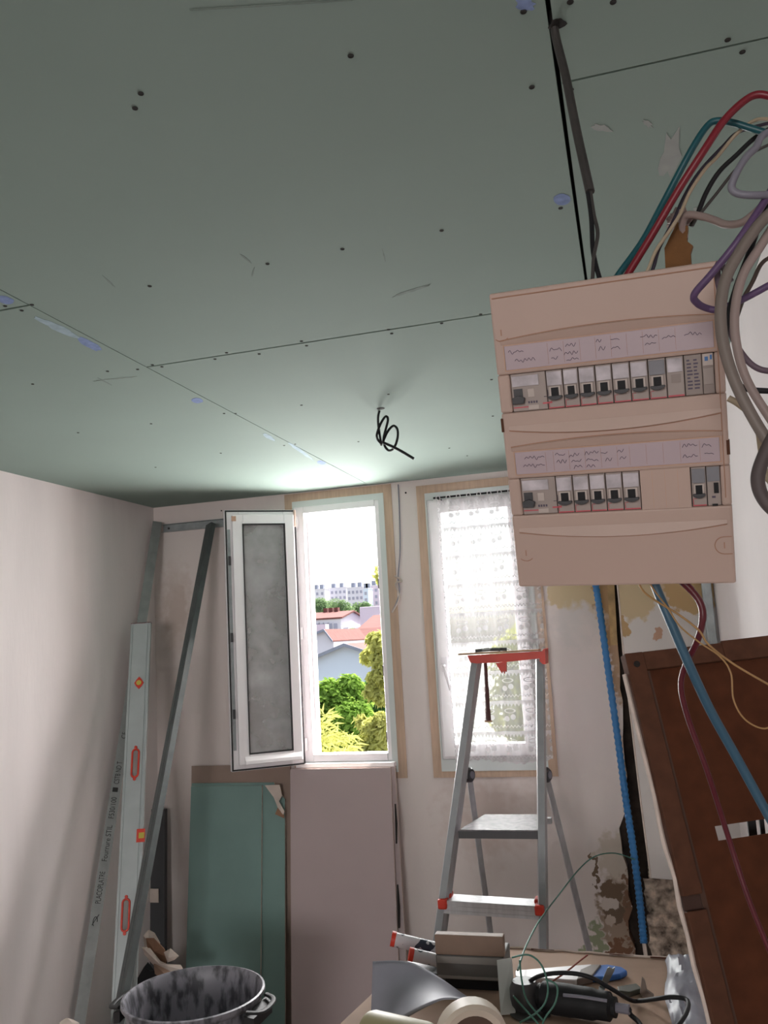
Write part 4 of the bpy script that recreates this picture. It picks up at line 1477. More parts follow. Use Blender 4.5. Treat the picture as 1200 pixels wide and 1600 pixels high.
for hdl in (h1, h2):
    o_ = [Vector((p[0], yf * 0.010, p[2])) for p in oblong(hdl.x, hdl.z, hw + 0.001, hh + 0.001)]
    g = G().tube(o_ + [o_[0], o_[1]], 0.0046, seg=6, smooth=1, cap=False)
    for s_ in (-1, 1):
        g.disc((hdl.x, yf * 0.011, hdl.z + s_ * (hh + 0.010)), 0.007, axis=(0, 1, 0), h=0.006, seg=10)
    g.build('handle', M['red'], lv, local=True, smooth=True)
g = G()
g.prism([(v1.x + 0.022 * math.cos(t) * (0.85 if i % 2 else 1), yf * 0.009, v1.z + 0.030 * math.sin(t) * (0.72 if i % 2 else 1.0)) for i, t in enumerate([j * PI / 4 for j in range(8)])], (0, yf * 0.005, 0))
vh = g.build('vial_holder', M['red'], lv, local=True)
G().disc((v1.x, yf * 0.0155, v1.z), 0.0125, axis=(0, 1, 0), h=0.003, seg=14).build('vial', M['vial'], vh, local=True)
vh = G().span((v2.x - 0.016, min(yf * 0.009, yf * 0.014), v2.z - 0.028), (v2.x + 0.02, max(yf * 0.009, yf * 0.014), v2.z + 0.028)).build('vial_holder', M['red'], lv, local=True)
G().span((v2.x - 0.006, min(yf * 0.014, yf * 0.016), v2.z - 0.012), (v2.x + 0.018, max(yf * 0.014, yf * 0.016), v2.z + 0.012)).build('vial', M['vial'], vh, local=True)


# ------------------------------------------------------------------ leaning boards under the window
def leaning(name, x0, x1, ztop, ytop, ybot, th, mface, medge, label, cat='plasterboard', x0b=None, x1b=None, torn=False):
    """a board standing on the floor, leaning on the wall; face towards the room"""
    x0b = x0 if x0b is None else x0b
    x1b = x1 if x1b is None else x1b
    t = thing(name, label, cat, ((x0b + x1b) / 2, ybot, 0.002))
    n = Vector((0, -ztop, -(ytop - ybot))).normalized()
    n = Vector((0, -ztop, (ytop - ybot) * -1)).normalized()
    n = Vector((0, -1, 0)) * ztop + Vector((0, 0, 1)) * (ytop - ybot)
    n.normalize()
    z0 = 0.003
    top = [(x0, ytop, ztop), (x1, ytop, ztop)]
    q = [(x0b, ybot, z0 + th * 0.2), (x1b, ybot, z0 + th * 0.2)]
    if torn:
        dx = x1 - x0
        f = lambda u, v: Vector((x0b + (x1b - x0b) * u, 0, 0)).lerp(Vector((x0 + dx * u, 0, 0)), v) + Vector((0, ybot + (ytop - ybot) * v, z0 + (ztop - z0) * v))
        poly = [f(0, 0), f(1, 0), f(1, 0.93), f(0.965, 0.945), f(0.93, 0.965), f(0.9, 0.985), f(0.885, 1), f(0, 1)]
    else:
        poly = [Vector(q[0]), Vector(q[1]), Vector(top[1]), Vector(top[0])]
    G().prism([p + n * -0.001 for p in poly], n * (-th + 0.001)).build('gypsum_core', medge, t)
    G().prism(poly, n * -0.0009).build('face_paper', mface, t)
    return t, poly, n


brnb, _, _ = leaning('brown_board', at(298, 1205, 4.14).x, at(452, 1202, 4.14).x, 1.205, 4.150, 4.06, 0.013, M['gyp_brown'], M['gyp_edge'], 'brown backed board behind the green boards under the open sash', 'board')
xg0, xg1, xg2 = at(297, 1228, 4.11).x, at(409, 1228, 4.11).x, at(443, 1226, 4.11).x
xg0b, xg1b, xg2b = at(287, 1520, 4.0).x, at(405, 1520, 4.0).x, at(441, 1520, 4.0).x
z_t = at(360, 1228, 4.11).z
leaning('green_plasterboard', xg0, xg2, z_t + 0.012, 4.128, 4.005, 0.013, M['gyp_green'], M['gyp_edge'], 'wide green plasterboard with torn top corner, leaning under the open sash', x0b=xg0b, x1b=xg2b, torn=True)
leaning('green_plasterboard', xg0 + 0.005, xg1, z_t, 4.111, 3.985, 0.0125, M['gyp_green'], M['gyp_edge'], 'narrower green plasterboard in front of the torn one', x0b=xg0b + 0.005, x1b=xg1b)
# torn paper flap on the green board corner
g = G()
fl0 = [at(414, 1227, 4.10), at(437, 1226, 4.10), at(441, 1243, 4.09), at(436, 1252, 4.09), at(445, 1268, 4.09), at(442, 1274, 4.088), at(434, 1262, 4.09), at(428, 1246, 4.095)]
g.prism(fl0, (0, -0.002, 0.0))
g.build('torn_paper', M['paper'], bpy.data.objects['green_plasterboard'])
g = G()
g.prism([at(434, 1262, 4.086), at(442, 1273, 4.086), at(444, 1272, 4.086), at(444, 1272, 4.086) + Vector((0, 0, -0.02)), at(430, 1272, 4.086)], (0, -0.002, 0))
g.build('torn_paper', M['torn'], bpy.data.objects['green_plasterboard'])
# two grey boards
xa0, xa1 = at(454, 1200, 4.10).x, at(614, 1198, 4.10).x
xb0, xb1 = at(455, 1590, 3.96).x, at(630, 1590, 3.96).x
zt = at(540, 1199, 4.10).z
leaning('grey_plasterboard', xa0, xa1 + 0.004, zt - 0.002, 4.120, 3.985, 0.013, M['gyp_grey'], M['gyp_edge'], 'grey plasterboard at the back of the pair under the left window', x0b=xb0 + 0.004, x1b=xb1 + 0.022)
fg, poly, n_l = leaning('grey_plasterboard', xa0 - 0.0, xa1 - 0.012, zt - 0.004, 4.095, 3.955, 0.013, M['gyp_grey'], M['gyp_edge'], 'large grey plasterboard in front, leaning under the left window sill', x0b=xb0, x1b=xb1 - 0.012)
for (y0, y1) in ((1256, 1318), (1382, 1450)):
    a, b = at(615 + (y0 - 1200) * 0.03, y0, 4.06), at(615 + (y1 - 1200) * 0.03, y1, 4.02)
    g = G().prism([a, b, b + Vector((0.007, 0.0, 0)), (a + b) / 2 + Vector((0.011, 0, 0)), a + Vector((0.006, 0, 0))], (0, -0.003, 0))
    g.build('edge_gap', M['void'], fg)
# dark grey plank behind the level
pa, pb_ = at(240, 1262, 4.13), at(252, 1262, 4.13)
g = G()
dpl = thing('dark_plank', 'dark grey plank standing in the corner between level and green boards', 'plank', (at(240, 1500, 4.08).x, 4.1, 0.002))
g.prism([(at(222, 1262, 4.10).x, 4.10, pa.z), (at(257, 1262, 4.10).x, 4.10, pa.z - 0.004), (at(255, 1500, 4.05).x, 4.05, 0.002), (at(215, 1500, 4.05).x, 4.05, 0.002)], (0, 0.03, 0))
g.build('board', M['dark_grey'], dpl, bevel=0.003)
q0, q1 = at(231, 1390, 4.05), at(245, 1412, 4.05)
G().span((q0.x, 4.066, q1.z), (q1.x, 4.07, q0.z)).build('sticker', M['paper'], dpl)


# ------------------------------------------------------------------ rubble sack, white sack
def lump(c, r, seed, amp=0.35, sub=3, fr_=2.0):
    bmx = bmesh.new()
    bmesh.ops.create_icosphere(bmx, subdivisions=sub, radius=1)
    vs = []
    for v in bmx.verts:
        k = 1 + amp * noise.noise(v.co * fr_ + Vector((seed, seed * 2, 0))) + amp * 0.5 * noise.noise(v.co * fr_ * 2.7 + Vector((seed, 0, seed)))
        vs.append(Vector(c) + Vector((v.co.x * r[0], v.co.y * r[1], v.co.z * r[2])) * k)
    fs = [[v.index for v in f.verts] for f in bmx.faces]
    bmx.free()
    return vs, fs


sk = thing('rubble_sack', 'dark sack of torn paper and plaster scraps behind the tub', 'sack', (at(250, 1540, 3.72).x, 3.72, 0.0))
c = at(240, 1545, 3.72)
g = G()
vs, fs = lump((c.x - 0.01, 3.72, 0.17), (0.11, 0.10, 0.19), 3)
vs = [Vector((v.x, v.y, max(v.z, 0.002))) for v in vs]
g.add(vs, fs)
g.build('sack_body', M['black'], sk, smooth=True)


def scrap(pix, Y, m, th=0.004, seed=0):
    rr = random.Random(seed)
    w = [at(x, y, Y + rr.uniform(-0.02, 0.02)) for x, y in pix]
    c = sum(w, Vector()) / len(w)
    n = len(w)
    g = G()
    vs = w + [c + Vector((0, -0.02, 0.0))] + [p + Vector((0, th, 0)) for p in w] + [c + Vector((0, -0.02 + th, 0))]
    fs = [(i, (i + 1) % n, n) for i in range(n)] + [((i + 1) % n + n + 1, i + n + 1, 2 * n + 1) for i in range(n)] + [(i, i + n + 1, (i + 1) % n + n + 1, (i + 1) % n) for i in range(n)]
    return g.add(vs, fs)


scrap([(224, 1462), (232, 1453), (241, 1458), (250, 1474), (246, 1480), (238, 1470), (232, 1478), (226, 1482)], 3.70, M['paper'], seed=1).build('paper_scrap', M['paper'], sk)
scrap([(228, 1466), (240, 1466), (256, 1482), (262, 1496), (258, 1508), (244, 1494), (230, 1480)], 3.66, M['torn'], seed=2).build('brown_paper_scrap', M['torn'], sk)
scrap([(222, 1480), (234, 1482), (250, 1502), (268, 1510), (282, 1508), (286, 1516), (270, 1520), (252, 1520), (236, 1504), (226, 1492)], 3.63, M['paper'], seed=3).build('paper_scrap', M['paper'], sk)
scrap([(256, 1488), (266, 1482), (279, 1494), (272, 1500), (262, 1504)], 3.65, M['paper'], seed=4).build('paper_scrap', M['paper'], sk)
scrap([(240, 1506), (262, 1508), (290, 1520), (284, 1536), (258, 1532), (242, 1522)], 3.61, M['cardboard'], seed=5).build('rubble_scrap', M['cardboard'], sk)

g = G()
c = at(105, 1600, 3.0)
vs, fs = lump((c.x + 0.0, 3.0, 0.22), (0.095, 0.08, 0.235), 8, amp=0.14)
vs = [Vector((v.x, v.y, min(max(v.z, 0.002), at(105, 1591, 3.0).z + 0.006 * math.sin(v.x * 60)))) for v in vs]
g.add(vs, fs).build('white_sack', M['paper'], smooth=True, label='white paper plaster sack standing by the left wall at the bottom edge', cat='sack')

# ------------------------------------------------------------------ black tub
RIMZ = 0.625
ca = atz(303, 1549, RIMZ)
ra = (atz(417, 1537, RIMZ) - atz(190, 1566, RIMZ)).length / 2
print('tub', ca, ra)
tub = thing('rubble_tub', 'large black builder tub splashed with plaster, two handles, at lower left', 'tub', (ca.x, ca.y, 0.002))
g = G()
r = ra
g.lathe([(0.0001, 0.004), (r * 0.74, 0.002), (r * 0.78, 0.02), (r * 0.93, RIMZ - 0.03), (r * 0.955, RIMZ - 0.028), (r * 1.0, RIMZ - 0.012), (r * 0.995, RIMZ - 0.002), (r * 0.965, RIMZ), (r * 0.94, RIMZ - 0.008), (r * 0.905, RIMZ - 0.05),
         (r * 0.82, 0.2), (r * 0.80, 0.18), (0.0001, 0.175)], (ca.x, ca.y, 0.0), seg=56)
g.build('shell', M['tub'], tub, smooth=True, shade=50)
for an, nm in ((math.radians(188), 0), (math.radians(-2), 1)):
    d = Vector((math.cos(an), math.sin(an), 0))
    s_ = Vector((-d.y, d.x, 0))
    c = Vector((ca.x, ca.y, RIMZ - 0.012))
    g = G()
    g.tube([c + d * (r * 0.97) + s_ * 0.075 + Vector((0, 0, -0.01)), c + d * (r * 1.10) + s_ * 0.062 + Vector((0, 0, -0.014)), c + d * (r * 1.155) + s_ * 0.03 + Vector((0, 0, -0.018)),
            c + d * (r * 1.155) - s_ * 0.03 + Vector((0, 0, -0.018)), c + d * (r * 1.10) - s_ * 0.062 + Vector((0, 0, -0.014)), c + d * (r * 0.97) - s_ * 0.075 + Vector((0, 0, -0.01))], 0.010, seg=8, flat=0.6)
    g.prism([c + d * (r * 0.95) + s_ * 0.085 + Vector((0, 0, -0.02)), c + d * (r * 1.07) + s_ * 0.07 + Vector((0, 0, -0.03)), c + d * (r * 1.07) - s_ * 0.07 + Vector((0, 0, -0.03)), c + d * (r * 0.95) - s_ * 0.085 + Vector((0, 0, -0.02))], (0, 0, -0.035))
    g.build('handle', M['black_rubber'], tub, smooth=True)

# ------------------------------------------------------------------ step ladder
YT, YS0 = 3.42, 3.12
ladder = thing('step_ladder', 'aluminium platform step ladder with red top tray, in front of the curtained window', 'ladder', (-0.55, 3.3, 0.0))


def beam(g, a, b, w, d, face):
    a, b = Vector(a), Vector(b)
    z = (b - a).normalized()
    f = Vector(face)
    f = (f - z * f.dot(z)).normalized()
    x = z.cross(f)
    m = Matrix((x, f, z)).transposed()
    return g.box((a + b) / 2, (w, d, (b - a).length), m)


def yfor(z):
    return YS0 + (YT - YS0) * z / 1.7


def on_front(x, y):
    Y = 3.3
    for _ in range(8):
        Y = yfor(at(x, y, Y).z)
    return at(x, y, Y)


def to_floor(a, b):
    d = b - a
    return a + d * ((0.004 - a.z) / d.z)


lt_, lb2 = on_front(741, 1034), on_front(683, 1462)
rt_, rb2 = on_front(843, 1030), on_front(848, 1470)
lfoot, rfoot = to_floor(lt_, lb2), to_floor(rt_, rb2)
fdir = Vector((0.22, -1, 0))
side = Vector((1, 0.22, 0)).normalized()
for tpt, ft in ((lt_, lfoot), (rt_, rfoot)):
    g = G()
    beam(g, ft, tpt, 0.024, 0.004, fdir)
    s = g.build('front_stile', M['alu_dk'], ladder)
    g = G()
    z = (tpt - ft).normalized()
    for q in (-1, 1):
        beam(g, ft + side * 0.0105 * q + Vector((0.05, 0.22, 0)).normalized() * 0.0, tpt + side * 0.0105 * q, 0.004, 0.03, fdir)
    g.v = [p + Vector((-0.003, 0.014, 0)) for p in g.v]
    g.build('stile_flange', M['alu'], s)
# wide inner face of the left stile
g = G()
d_ = side * 0.026
g.hexa([lfoot + side * 0.012, lt_ + side * 0.012, lt_ + side * 0.024 + Vector((0, 0.04, 0)), lfoot + side * 0.030 + Vector((0, 0.04, 0))], (0, 0.003, 0))
g.build('stile_web', M['alu'], ladder)
g = G()
g.hexa([rfoot + side * 0.012, rt_ + side * 0.012, rt_ + side * 0.016 + Vector((0, 0.04, 0)), rfoot + side * 0.018 + Vector((0, 0.04, 0))], (0, 0.003, 0))
g.build('stile_web', M['alu'], ladder)
# bottom step
sa_, sb_ = on_front(690, 1412), on_front(845, 1422)
g = G()
g.hexa([sa_ + Vector((0, 0.0, 0.012)), sb_ + Vector((0, 0, 0.012)), sb_ + Vector((0.0, 0.085, 0.012)), sa_ + Vector((0, 0.085, 0.012))], (0, 0, -0.006))
st_ = g.build('tread', M['alu'], ladder, bevel=0.001)
g = G()
for k in range(3):
    g.hexa([sa_ + Vector((0, -0.002 + 0.0 * k, 0.010 - 0.016 * k)), sb_ + Vector((0, -0.002, 0.010 - 0.016 * k)), sb_ + Vector((0, -0.002, 0.000 - 0.016 * k)), sa_ + Vector((0, -0.002, 0.000 - 0.016 * k))], (0, 0.004, 0))
g.hexa([sa_ + Vector((0, 0.001, 0.010)), sb_ + Vector((0, 0.001, 0.010)), sb_ + Vector((0, 0.001, -0.034)), sa_ + Vector((0, 0.001, -0.034))], (0, 0.003, 0))
for k in range(3):
    g.span((0, 0, 0), (0, 0, 0)) if False else None
g.build('tread_nosing', M['alu'], st_)
for p in (sa_, sb_):
    g = G()
    g.box(p + Vector((0.004 if p is sa_ else -0.004, 0.012, 0.0)), (0.034, 0.05, 0.036))
    g.build('tread_end_cap', M['red'], ladder, bevel=0.006)
    g = G().box(p + Vector((0.016 if p is sa_ else -0.012, 0.055, 0.012)), (0.028, 0.05, 0.03))
    g.build('tread_end_cap', M['red'], ladder, bevel=0.006)
# lower step out of sight behind the table
sc_, sd_ = to_floor(lt_, lb2).lerp(lt_, 0.28), rfoot.lerp(rt_, 0.28)
g = G()
g.hexa([sc_, sd_, sd_ + Vector((0.0, 0.085, 0)), sc_ + Vector((0, 0.085, 0))], (0, 0, -0.03))
g.build('tread', M['alu'], ladder, bevel=0.002)
# platform
pa_, pb2 = on_front(716, 1296), on_front(840, 1298)
zq = (pa_.z + pb2.z) / 2
bk0 = at(757, 1273, 3.5)
t_ = (zq - 1.8) / (bk0.z - 1.8)
r0, r1_ = ray(757, 1272), ray(846, 1272)
q0 = CAM + r0 * ((zq - 1.8) / r0.z)
q1 = CAM + r1_ * ((zq - 1.8) / r1_.z)
q0 = Vector((q0.x, min(q0.y, 3.74), zq))
q1 = Vector((q1.x, min(q1.y, 3.74), zq))
print('platform', pa_, pb2, q0, q1)
g = G()
fa, fb_ = Vector((pa_.x, pa_.y, zq)), Vector((pb2.x, pb2.y, zq))
g.hexa([fa, fb_, q1, q0], (0, 0, -0.022))
pf = g.build('platform', mat('worn_steel_platform', S(140, 132, 136), rough=0.6, metal=0.0, var=0.35, scale=40, c2=S(84, 80, 86)), ladder, bevel=0.003)
g = G()
g.hexa([fa + Vector((0.0, -0.004, -0.004)), fb_ + Vector((0, -0.004, -0.004)), fb_ + Vector((0, -0.004, -0.030)), fa + Vector((0, -0.004, -0.030))], (0, 0.006, 0))
g.build('platform_lip', M['dark_grey'], pf)
# rear legs with round knuckles
kL, kR = at(733, 1210, 3.47), at(853, 1210, 3.47)
fL, fR = to_floor(kL, at(766, 1455, 3.72)), to_floor(kR, at(920, 1482, 3.74))
for a, b in ((kL, fL), (kR, fR)):
    g = G()
    beam(g, b, a, 0.022, 0.026, Vector((0.3, -1, 0)))
    g.build('rear_leg', M['alu'], ladder, bevel=0.003)
    G().tube([b, b + (a - b).normalized() * 0.05], 0.02, seg=8, smooth=1).build('rubber_foot', M['black_rubber'], ladder)
for a in (kL, kR):
    g = G()
    g.lathe([(0.0001, -0.016), (0.022, -0.016), (0.029, -0.008), (0.029, 0.008), (0.022, 0.016), (0.0001, 0.016)], a + Vector((0, -0.01, 0)), axis=(1, -0.45, 0.1), seg=18)
    kn = g.build('hinge_knuckle', M['dark_grey'], ladder, smooth=True)
    G().disc(a + Vector((0.016, -0.018, 0.001)), 0.014, axis=(1, -0.45, 0.1), h=0.004).build('knuckle_cap', M['lilac'], kn)
# arms joining stiles to knuckles
for a, s0, s1_ in ((kL, lfoot, lt_), (kR, rfoot, rt_)):
    k = (a.z - s0.z) / (s1_.z - s0.z)
    g = G()
    beam(g, s0.lerp(s1_, k) + Vector((0, 0.01, 0)), a, 0.02, 0.014, Vector((1, 0, 0)))
    g.build('hinge_arm', M['alu_dk'], ladder)
for ft in (lfoot, rfoot):
    G().tube([ft, ft + Vector((0, 0, 0.05))], 0.022, seg=8, smooth=1).build('rubber_foot', M['black_rubber'], ladder)
p = at(858, 1282, 3.62)
G().box(p, (0.02, 0.03, 0.022)).build('platform_bracket', M['alu'], ladder)
# red top tray
c_l, c_r = on_front(734, 1030), on_front(850, 1025)
zt2 = (c_l.z + c_r.z) / 2
g = G()
yf_ = min(c_l.y, c_r.y) - 0.012
g.hexa([(c_l.x - 0.004, c_l.y - 0.012, zt2 + 0.014), (c_r.x, c_r.y - 0.012, zt2 + 0.014), (c_r.x, c_r.y + 0.10, zt2 + 0.014), (c_l.x - 0.004, c_l.y + 0.10, zt2 + 0.014)], (0, 0, -0.004))
tray = g.build('top_tray', M['red'], ladder, bevel=0.001)
g = G()
g.prism([(c_l.x - 0.006, c_l.y - 0.015, zt2 + 0.016), (c_r.x - 0.002, c_r.y - 0.015, zt2 + 0.018), (c_r.x - 0.002, c_r.y - 0.015, zt2 - 0.008), (c_l.x + 0.15, c_l.y - 0.015, zt2 - 0.016), (c_l.x + 0.03, c_l.y - 0.015, zt2 - 0.017), (c_l.x + 0.004, c_l.y - 0.015, zt2 - 0.012)], (0, 0.008, 0))
g.build('tray_front', M['red'], tray, bevel=0.001)
g = G()
x_ = c_l.x + 0.118
hk = [at(774, 1036, c_l.y - 0.02), at(791, 1034, c_l.y - 0.02), at(791, 1050, c_l.y - 0.02), at(789, 1048, c_l.y - 0.02), at(788, 1053, c_l.y - 0.02), at(786, 1048, c_l.y - 0.02), at(784, 1052, c_l.y - 0.02), at(781, 1047, c_l.y - 0.02)]
g.prism(hk, (0, 0.02, 0))
g.build('tray_hook', M['red'], tray)
g = G()
e_ = [at(843, 1024, c_r.y - 0.02), at(849, 1014, c_r.y - 0.02), at(852, 1014, c_r.y - 0.02), at(852, 1038, c_r.y - 0.02), at(848, 1038, c_r.y - 0.02), at(843, 1033, c_r.y - 0.02)]
g.prism(e_, (0, 0.12, 0))
g.build('tray_end', M['red'], tray)

# thin board lying across the tray, scraps of metal on it
g = G()
b0, b1 = at(717, 1021, 3.38), at(842, 1017, 3.44)
zz_ = zt2 + 0.0195
g.hexa([(b0.x, b0.y - 0.02, zz_), (c_r.x - 0.02, c_r.y - 0.0, zz_), (c_r.x - 0.02, c_r.y + 0.09, zz_), (b0.x, b0.y + 0.08, zz_)], (0, 0, 0.006))
g.build('thin_board', M['wood_tan'], bevel=0.001, label='thin pale wood offcut lying across the red ladder tray', cat='board')
hm = thing('pliers', 'pair of dark pliers lying on the board on the ladder top', 'pliers', at(760, 1016, 3.42))
zb_ = zz_ + 0.0125
xA, yA = b0.x + 0.06, 3.41
G().tube([(xA, yA, zb_), (xA + 0.05, yA + 0.01, zb_ + 0.002), (xA + 0.10, yA - 0.01, zb_)], 0.0062, seg=6).build('handle', M['dark_grey'], hm)
G().tube([(xA + 0.01, yA + 0.03, zb_), (xA + 0.05, yA + 0.012, zb_ + 0.003), (xA + 0.12, yA + 0.03, zb_)], 0.0062, seg=6).build('handle', M['dark_grey'], hm)
G().box((xA + 0.045, yA + 0.012, zb_ + 0.004), (0.04, 0.02, 0.008)).build('jaw', M['steel_dk'], hm)
# hammer hanging by its head
hy = c_l.y + 0.035
ha, hb = at(758, 1030, hy), at(763, 1126, hy)
ha = Vector((ha.x, hy, zt2 - 0.012))
hmr = thing('hammer', 'hammer hanging under the red ladder tray with its dark handle down', 'hammer', hb)
g = G().tube([ha, ha.lerp(hb, 0.3), ha.lerp(hb, 0.65), hb], [0.009, 0.0095, 0.012, 0.0145], seg=10, flat=0.75)
g.build('handle', mat('dark_stained_wood', S(92, 54, 52), rough=0.6, var=0.3), hmr, smooth=True)
G().disc(hb + Vector((0, 0, -0.002)), 0.0145, axis=hb - ha, h=0.006).build('handle_end', M['wood_tan'], hmr)
g = G().box((ha.x, hy + 0.008, zt2 - 0.005), (0.024, 0.07, 0.022))
g.build('head', M['steel_dk'], hmr, bevel=0.004)

# ------------------------------------------------------------------ lace curtain on its rod
CY = YB - 0.098
ra_, rb_ = at(677, 778, CY), at(798, 767, CY)
rod = thing('curtain_rod', 'thin black curtain rod above the right window', 'curtain rod', ((ra_.x + rb_.x) / 2, CY, ra_.z))
ztop_ = (ra_.z + rb_.z) / 2
xe = -0.36
G().tube([(ra_.x, CY, ztop_), (xe, CY, ztop_)], 0.0048, smooth=1).build('pole', M['black'], rod)
for x in (ra_.x + 0.02, xe - 0.02):
    G().tube([(x, CY, ztop_), (x, YB - 0.0095, ztop_)], 0.005, smooth=1).build('bracket', M['black'], rod)
cx0t, cx1t = at(682, 785, CY).x, -0.395
cx0b, cx1b = at(712, 1190, CY).x, -0.405
zb0 = at(770, 1192, CY).z
cur = thing('lace_curtain', 'white lace net curtain with cherry bands hanging over the right window', 'curtain', ((cx0t + cx1t) / 2, CY, zb0))
g = G()
nx, nz = 90, 60
vs, fs = [], []
for j in range(nz + 1):
    v = j / nz
    for i in range(nx + 1):
        u = i / nx
        x = (cx0b + (cx0t - cx0b) * v) * (1 - u) + (cx1b + (cx1t - cx1b) * v) * u
        z = zb0 + (ztop_ - 0.014 - zb0) * v
        if j == 0:
            z += 0.008 * abs(math.sin(u * 40)) + 0.01 * math.sin(u * 7)
        y = CY + 0.010 * math.sin(u * 26 + 1.3 * math.sin(v * 2)) + 0.007 * math.sin(u * 61 + v * 3) * (0.4 + 0.6 * v)
        vs.append((x, y, z))
for j in range(nz):
    for i in range(nx):
        a = j * (nx + 1) + i
        fs.append((a, a + 1, a + nx + 2, a + nx + 1))
g.add(vs, fs)


def lace():
    m = bpy.data.materials.new('lace')
    m.use_nodes = True
    n, l = m.node_tree.nodes, m.node_tree.links
    n.remove(n['Principled BSDF'])
    out = n['Material Output']
    tc = n.new('ShaderNodeTexCoord')
    sx_ = n.new('ShaderNodeSeparateXYZ')
    l.new(tc.outputs['Object'], sx_.inputs[0])

    def mth(op, a, b=None, c=None):
        q = n.new('ShaderNodeMath')
        q.operation = op
        for i, v in enumerate((a, b, c)):
            if v is None:
                continue
            if isinstance(v, (int, float)):
                q.inputs[i].default_value = v
            else:
                l.new(v, q.inputs[i])
        return q.outputs[0]
    PX, PZ = 0.098, 0.138
    u = mth('FRACT', mth('DIVIDE', sx_.outputs['X'], PX))
    v = mth('FRACT', mth('DIVIDE', sx_.outputs['Z'], PZ))
    U = mth('MULTIPLY', u, PX)
    V = mth('MULTIPLY', v, PZ)

    def circ(cx, cz, r, ax_=1.0, az=1.0):
        a = mth('DIVIDE', mth('SUBTRACT', U, cx), ax_)
        b = mth('DIVIDE', mth('SUBTRACT', V, cz), az)
        return mth('SQRT', mth('ADD', mth('MULTIPLY', a, a), mth('MULTIPLY', b, b)))
    c1 = mth('LESS_THAN', circ(0.030, 0.058, 1), 0.0125)
    c2_ = mth('LESS_THAN', circ(0.060, 0.066, 1), 0.0125)
    rg = circ(0.046, 0.094, 1, 2.1, 0.8)
    lf = mth('MULTIPLY', mth('LESS_THAN', rg, 0.0135), mth('GREATER_THAN', rg, 0.0095))
    tri = mth('ABSOLUTE', mth('SUBTRACT', mth('FRACT', mth('DIVIDE', sx_.outputs['X'], 0.0163)), 0.5))
    sc1 = mth('GREATER_THAN', V, mth('ADD', 0.112, mth('MULTIPLY', tri, 0.032)))
    zz1 = mth('ADD', 0.018, mth('MULTIPLY', tri, 0.022))
    zg = mth('LESS_THAN', mth('ABSOLUTE', mth('SUBTRACT', V, zz1)), 0.003)
    ln = mth('LESS_THAN', V, 0.0018)
    pat = mth('MAXIMUM', mth('MAXIMUM', mth('MAXIMUM', c1, c2_), mth('MAXIMUM', lf, sc1)), mth('MAXIMUM', zg, ln))
    # denser hem and top band
    hem = mth('LESS_THAN', sx_.outputs['Z'], 0.03)
    topb = mth('GREATER_THAN', sx_.outputs['Z'], ztop_ - zb0 - 0.075)
    fac = mth('MINIMUM', mth('ADD', mth('ADD', 0.34, mth('MULTIPLY', pat, 0.56)), mth('MULTIPLY', mth('MAXIMUM', hem, topb), 0.3)), 0.92)
    tr = n.new('ShaderNodeBsdfTransparent')
    df = n.new('ShaderNodeBsdfDiffuse')
    df.inputs['Color'].default_value = (0.80, 0.77, 0.80, 1)
    tl = n.new('ShaderNodeBsdfTranslucent')
    tl.inputs['Color'].default_value = (0.84, 0.82, 0.86, 1)
    m1 = n.new('ShaderNodeMixShader')
    m1.inputs[0].default_value = 0.055
    l.new(df.outputs[0], m1.inputs[1])
    l.new(tl.outputs[0], m1.inputs[2])
    m2 = n.new('ShaderNodeMixShader')
    l.new(fac, m2.inputs[0])
    l.new(tr.outputs[0], m2.inputs[1])
    l.new(m1.outputs[0], m2.inputs[2])
    l.new(m2.outputs[0], out.inputs['Surface'])
    return m


M['lace'] = lace()
g.build('lace_panel', M['lace'], cur, smooth=True)
nl = 10
for i in range(nl):
    x = cx0t + 0.01 + (cx1t - cx0t - 0.02) * i / (nl - 1)
    g = G().tube([(x - 0.008, CY, ztop_ - 0.016), (x - 0.009, CY - 0.008, ztop_), (x, CY - 0.007, ztop_ + 0.009), (x + 0.009, CY - 0.008, ztop_), (x + 0.008, CY, ztop_ - 0.016)], 0.0022, seg=5, smooth=3)
    g.build('hanging_loop', M['white'], cur)

# ------------------------------------------------------------------ table with the clutter
TZ = 0.905
far0, far1 = atz(772, 1480, TZ), atz(1082, 1501, TZ)
near1 = atz(1102, 1600, TZ)
tb = thing('work_table', 'low work table covered with dusty brown board, under the tools', 'table', (-0.25, 2.2, 0))
tx0 = -0.80
xr1 = 0.085
fy0 = far0.y + (far0.x - tx0) * 0.05
poly = [(tx0, 1.75, TZ), (xr1, 1.75, TZ), (far1.x, far1.y, TZ), (far0.x, far0.y, TZ), (tx0 + 0.12, far0.y - 0.02, TZ)]
g = G().prism(poly, (0, 0, -0.018))
g.build('table_top', M['cardboard'], tb)
g = G()
rr = random.Random(4)
pp_ = [Vector(far0).lerp(Vector(far1), i / 14) + Vector((rr.uniform(-0.004, 0.004), rr.uniform(-0.004, 0.004), 0.001 + rr.uniform(0, 0.002))) for i in range(15)]
g.tube(pp_, 0.0035, seg=5, smooth=2)
g.build('ragged_edge', M['gyp_edge'], tb)
for i in (2, 6, 8):
    a, b = Vector(far0).lerp(Vector(far1), i / 10), Vector(far0).lerp(Vector(far1), (i + 1.2) / 10)
    G().hexa([a + Vector((0, -0.006, 0.0055)), b + Vector((0, -0.006, 0.0055)), b + Vector((0, -0.002, 0.0005)), a + Vector((0, -0.002, 0.0005))], (0, 0.001, 0)).build('torn_edge', mat('rust_brown_%d' % i, S(110, 66, 48)), tb)
for x in (tx0 + 0.1, xr1 - 0.06):
    for y in (1.85, 2.4):
        G().box((x, y, (TZ - 0.018) / 2), (0.045, 0.045, TZ - 0.019)).build('leg', M['wood_tan'], tb)

T0 = TZ + 0.001
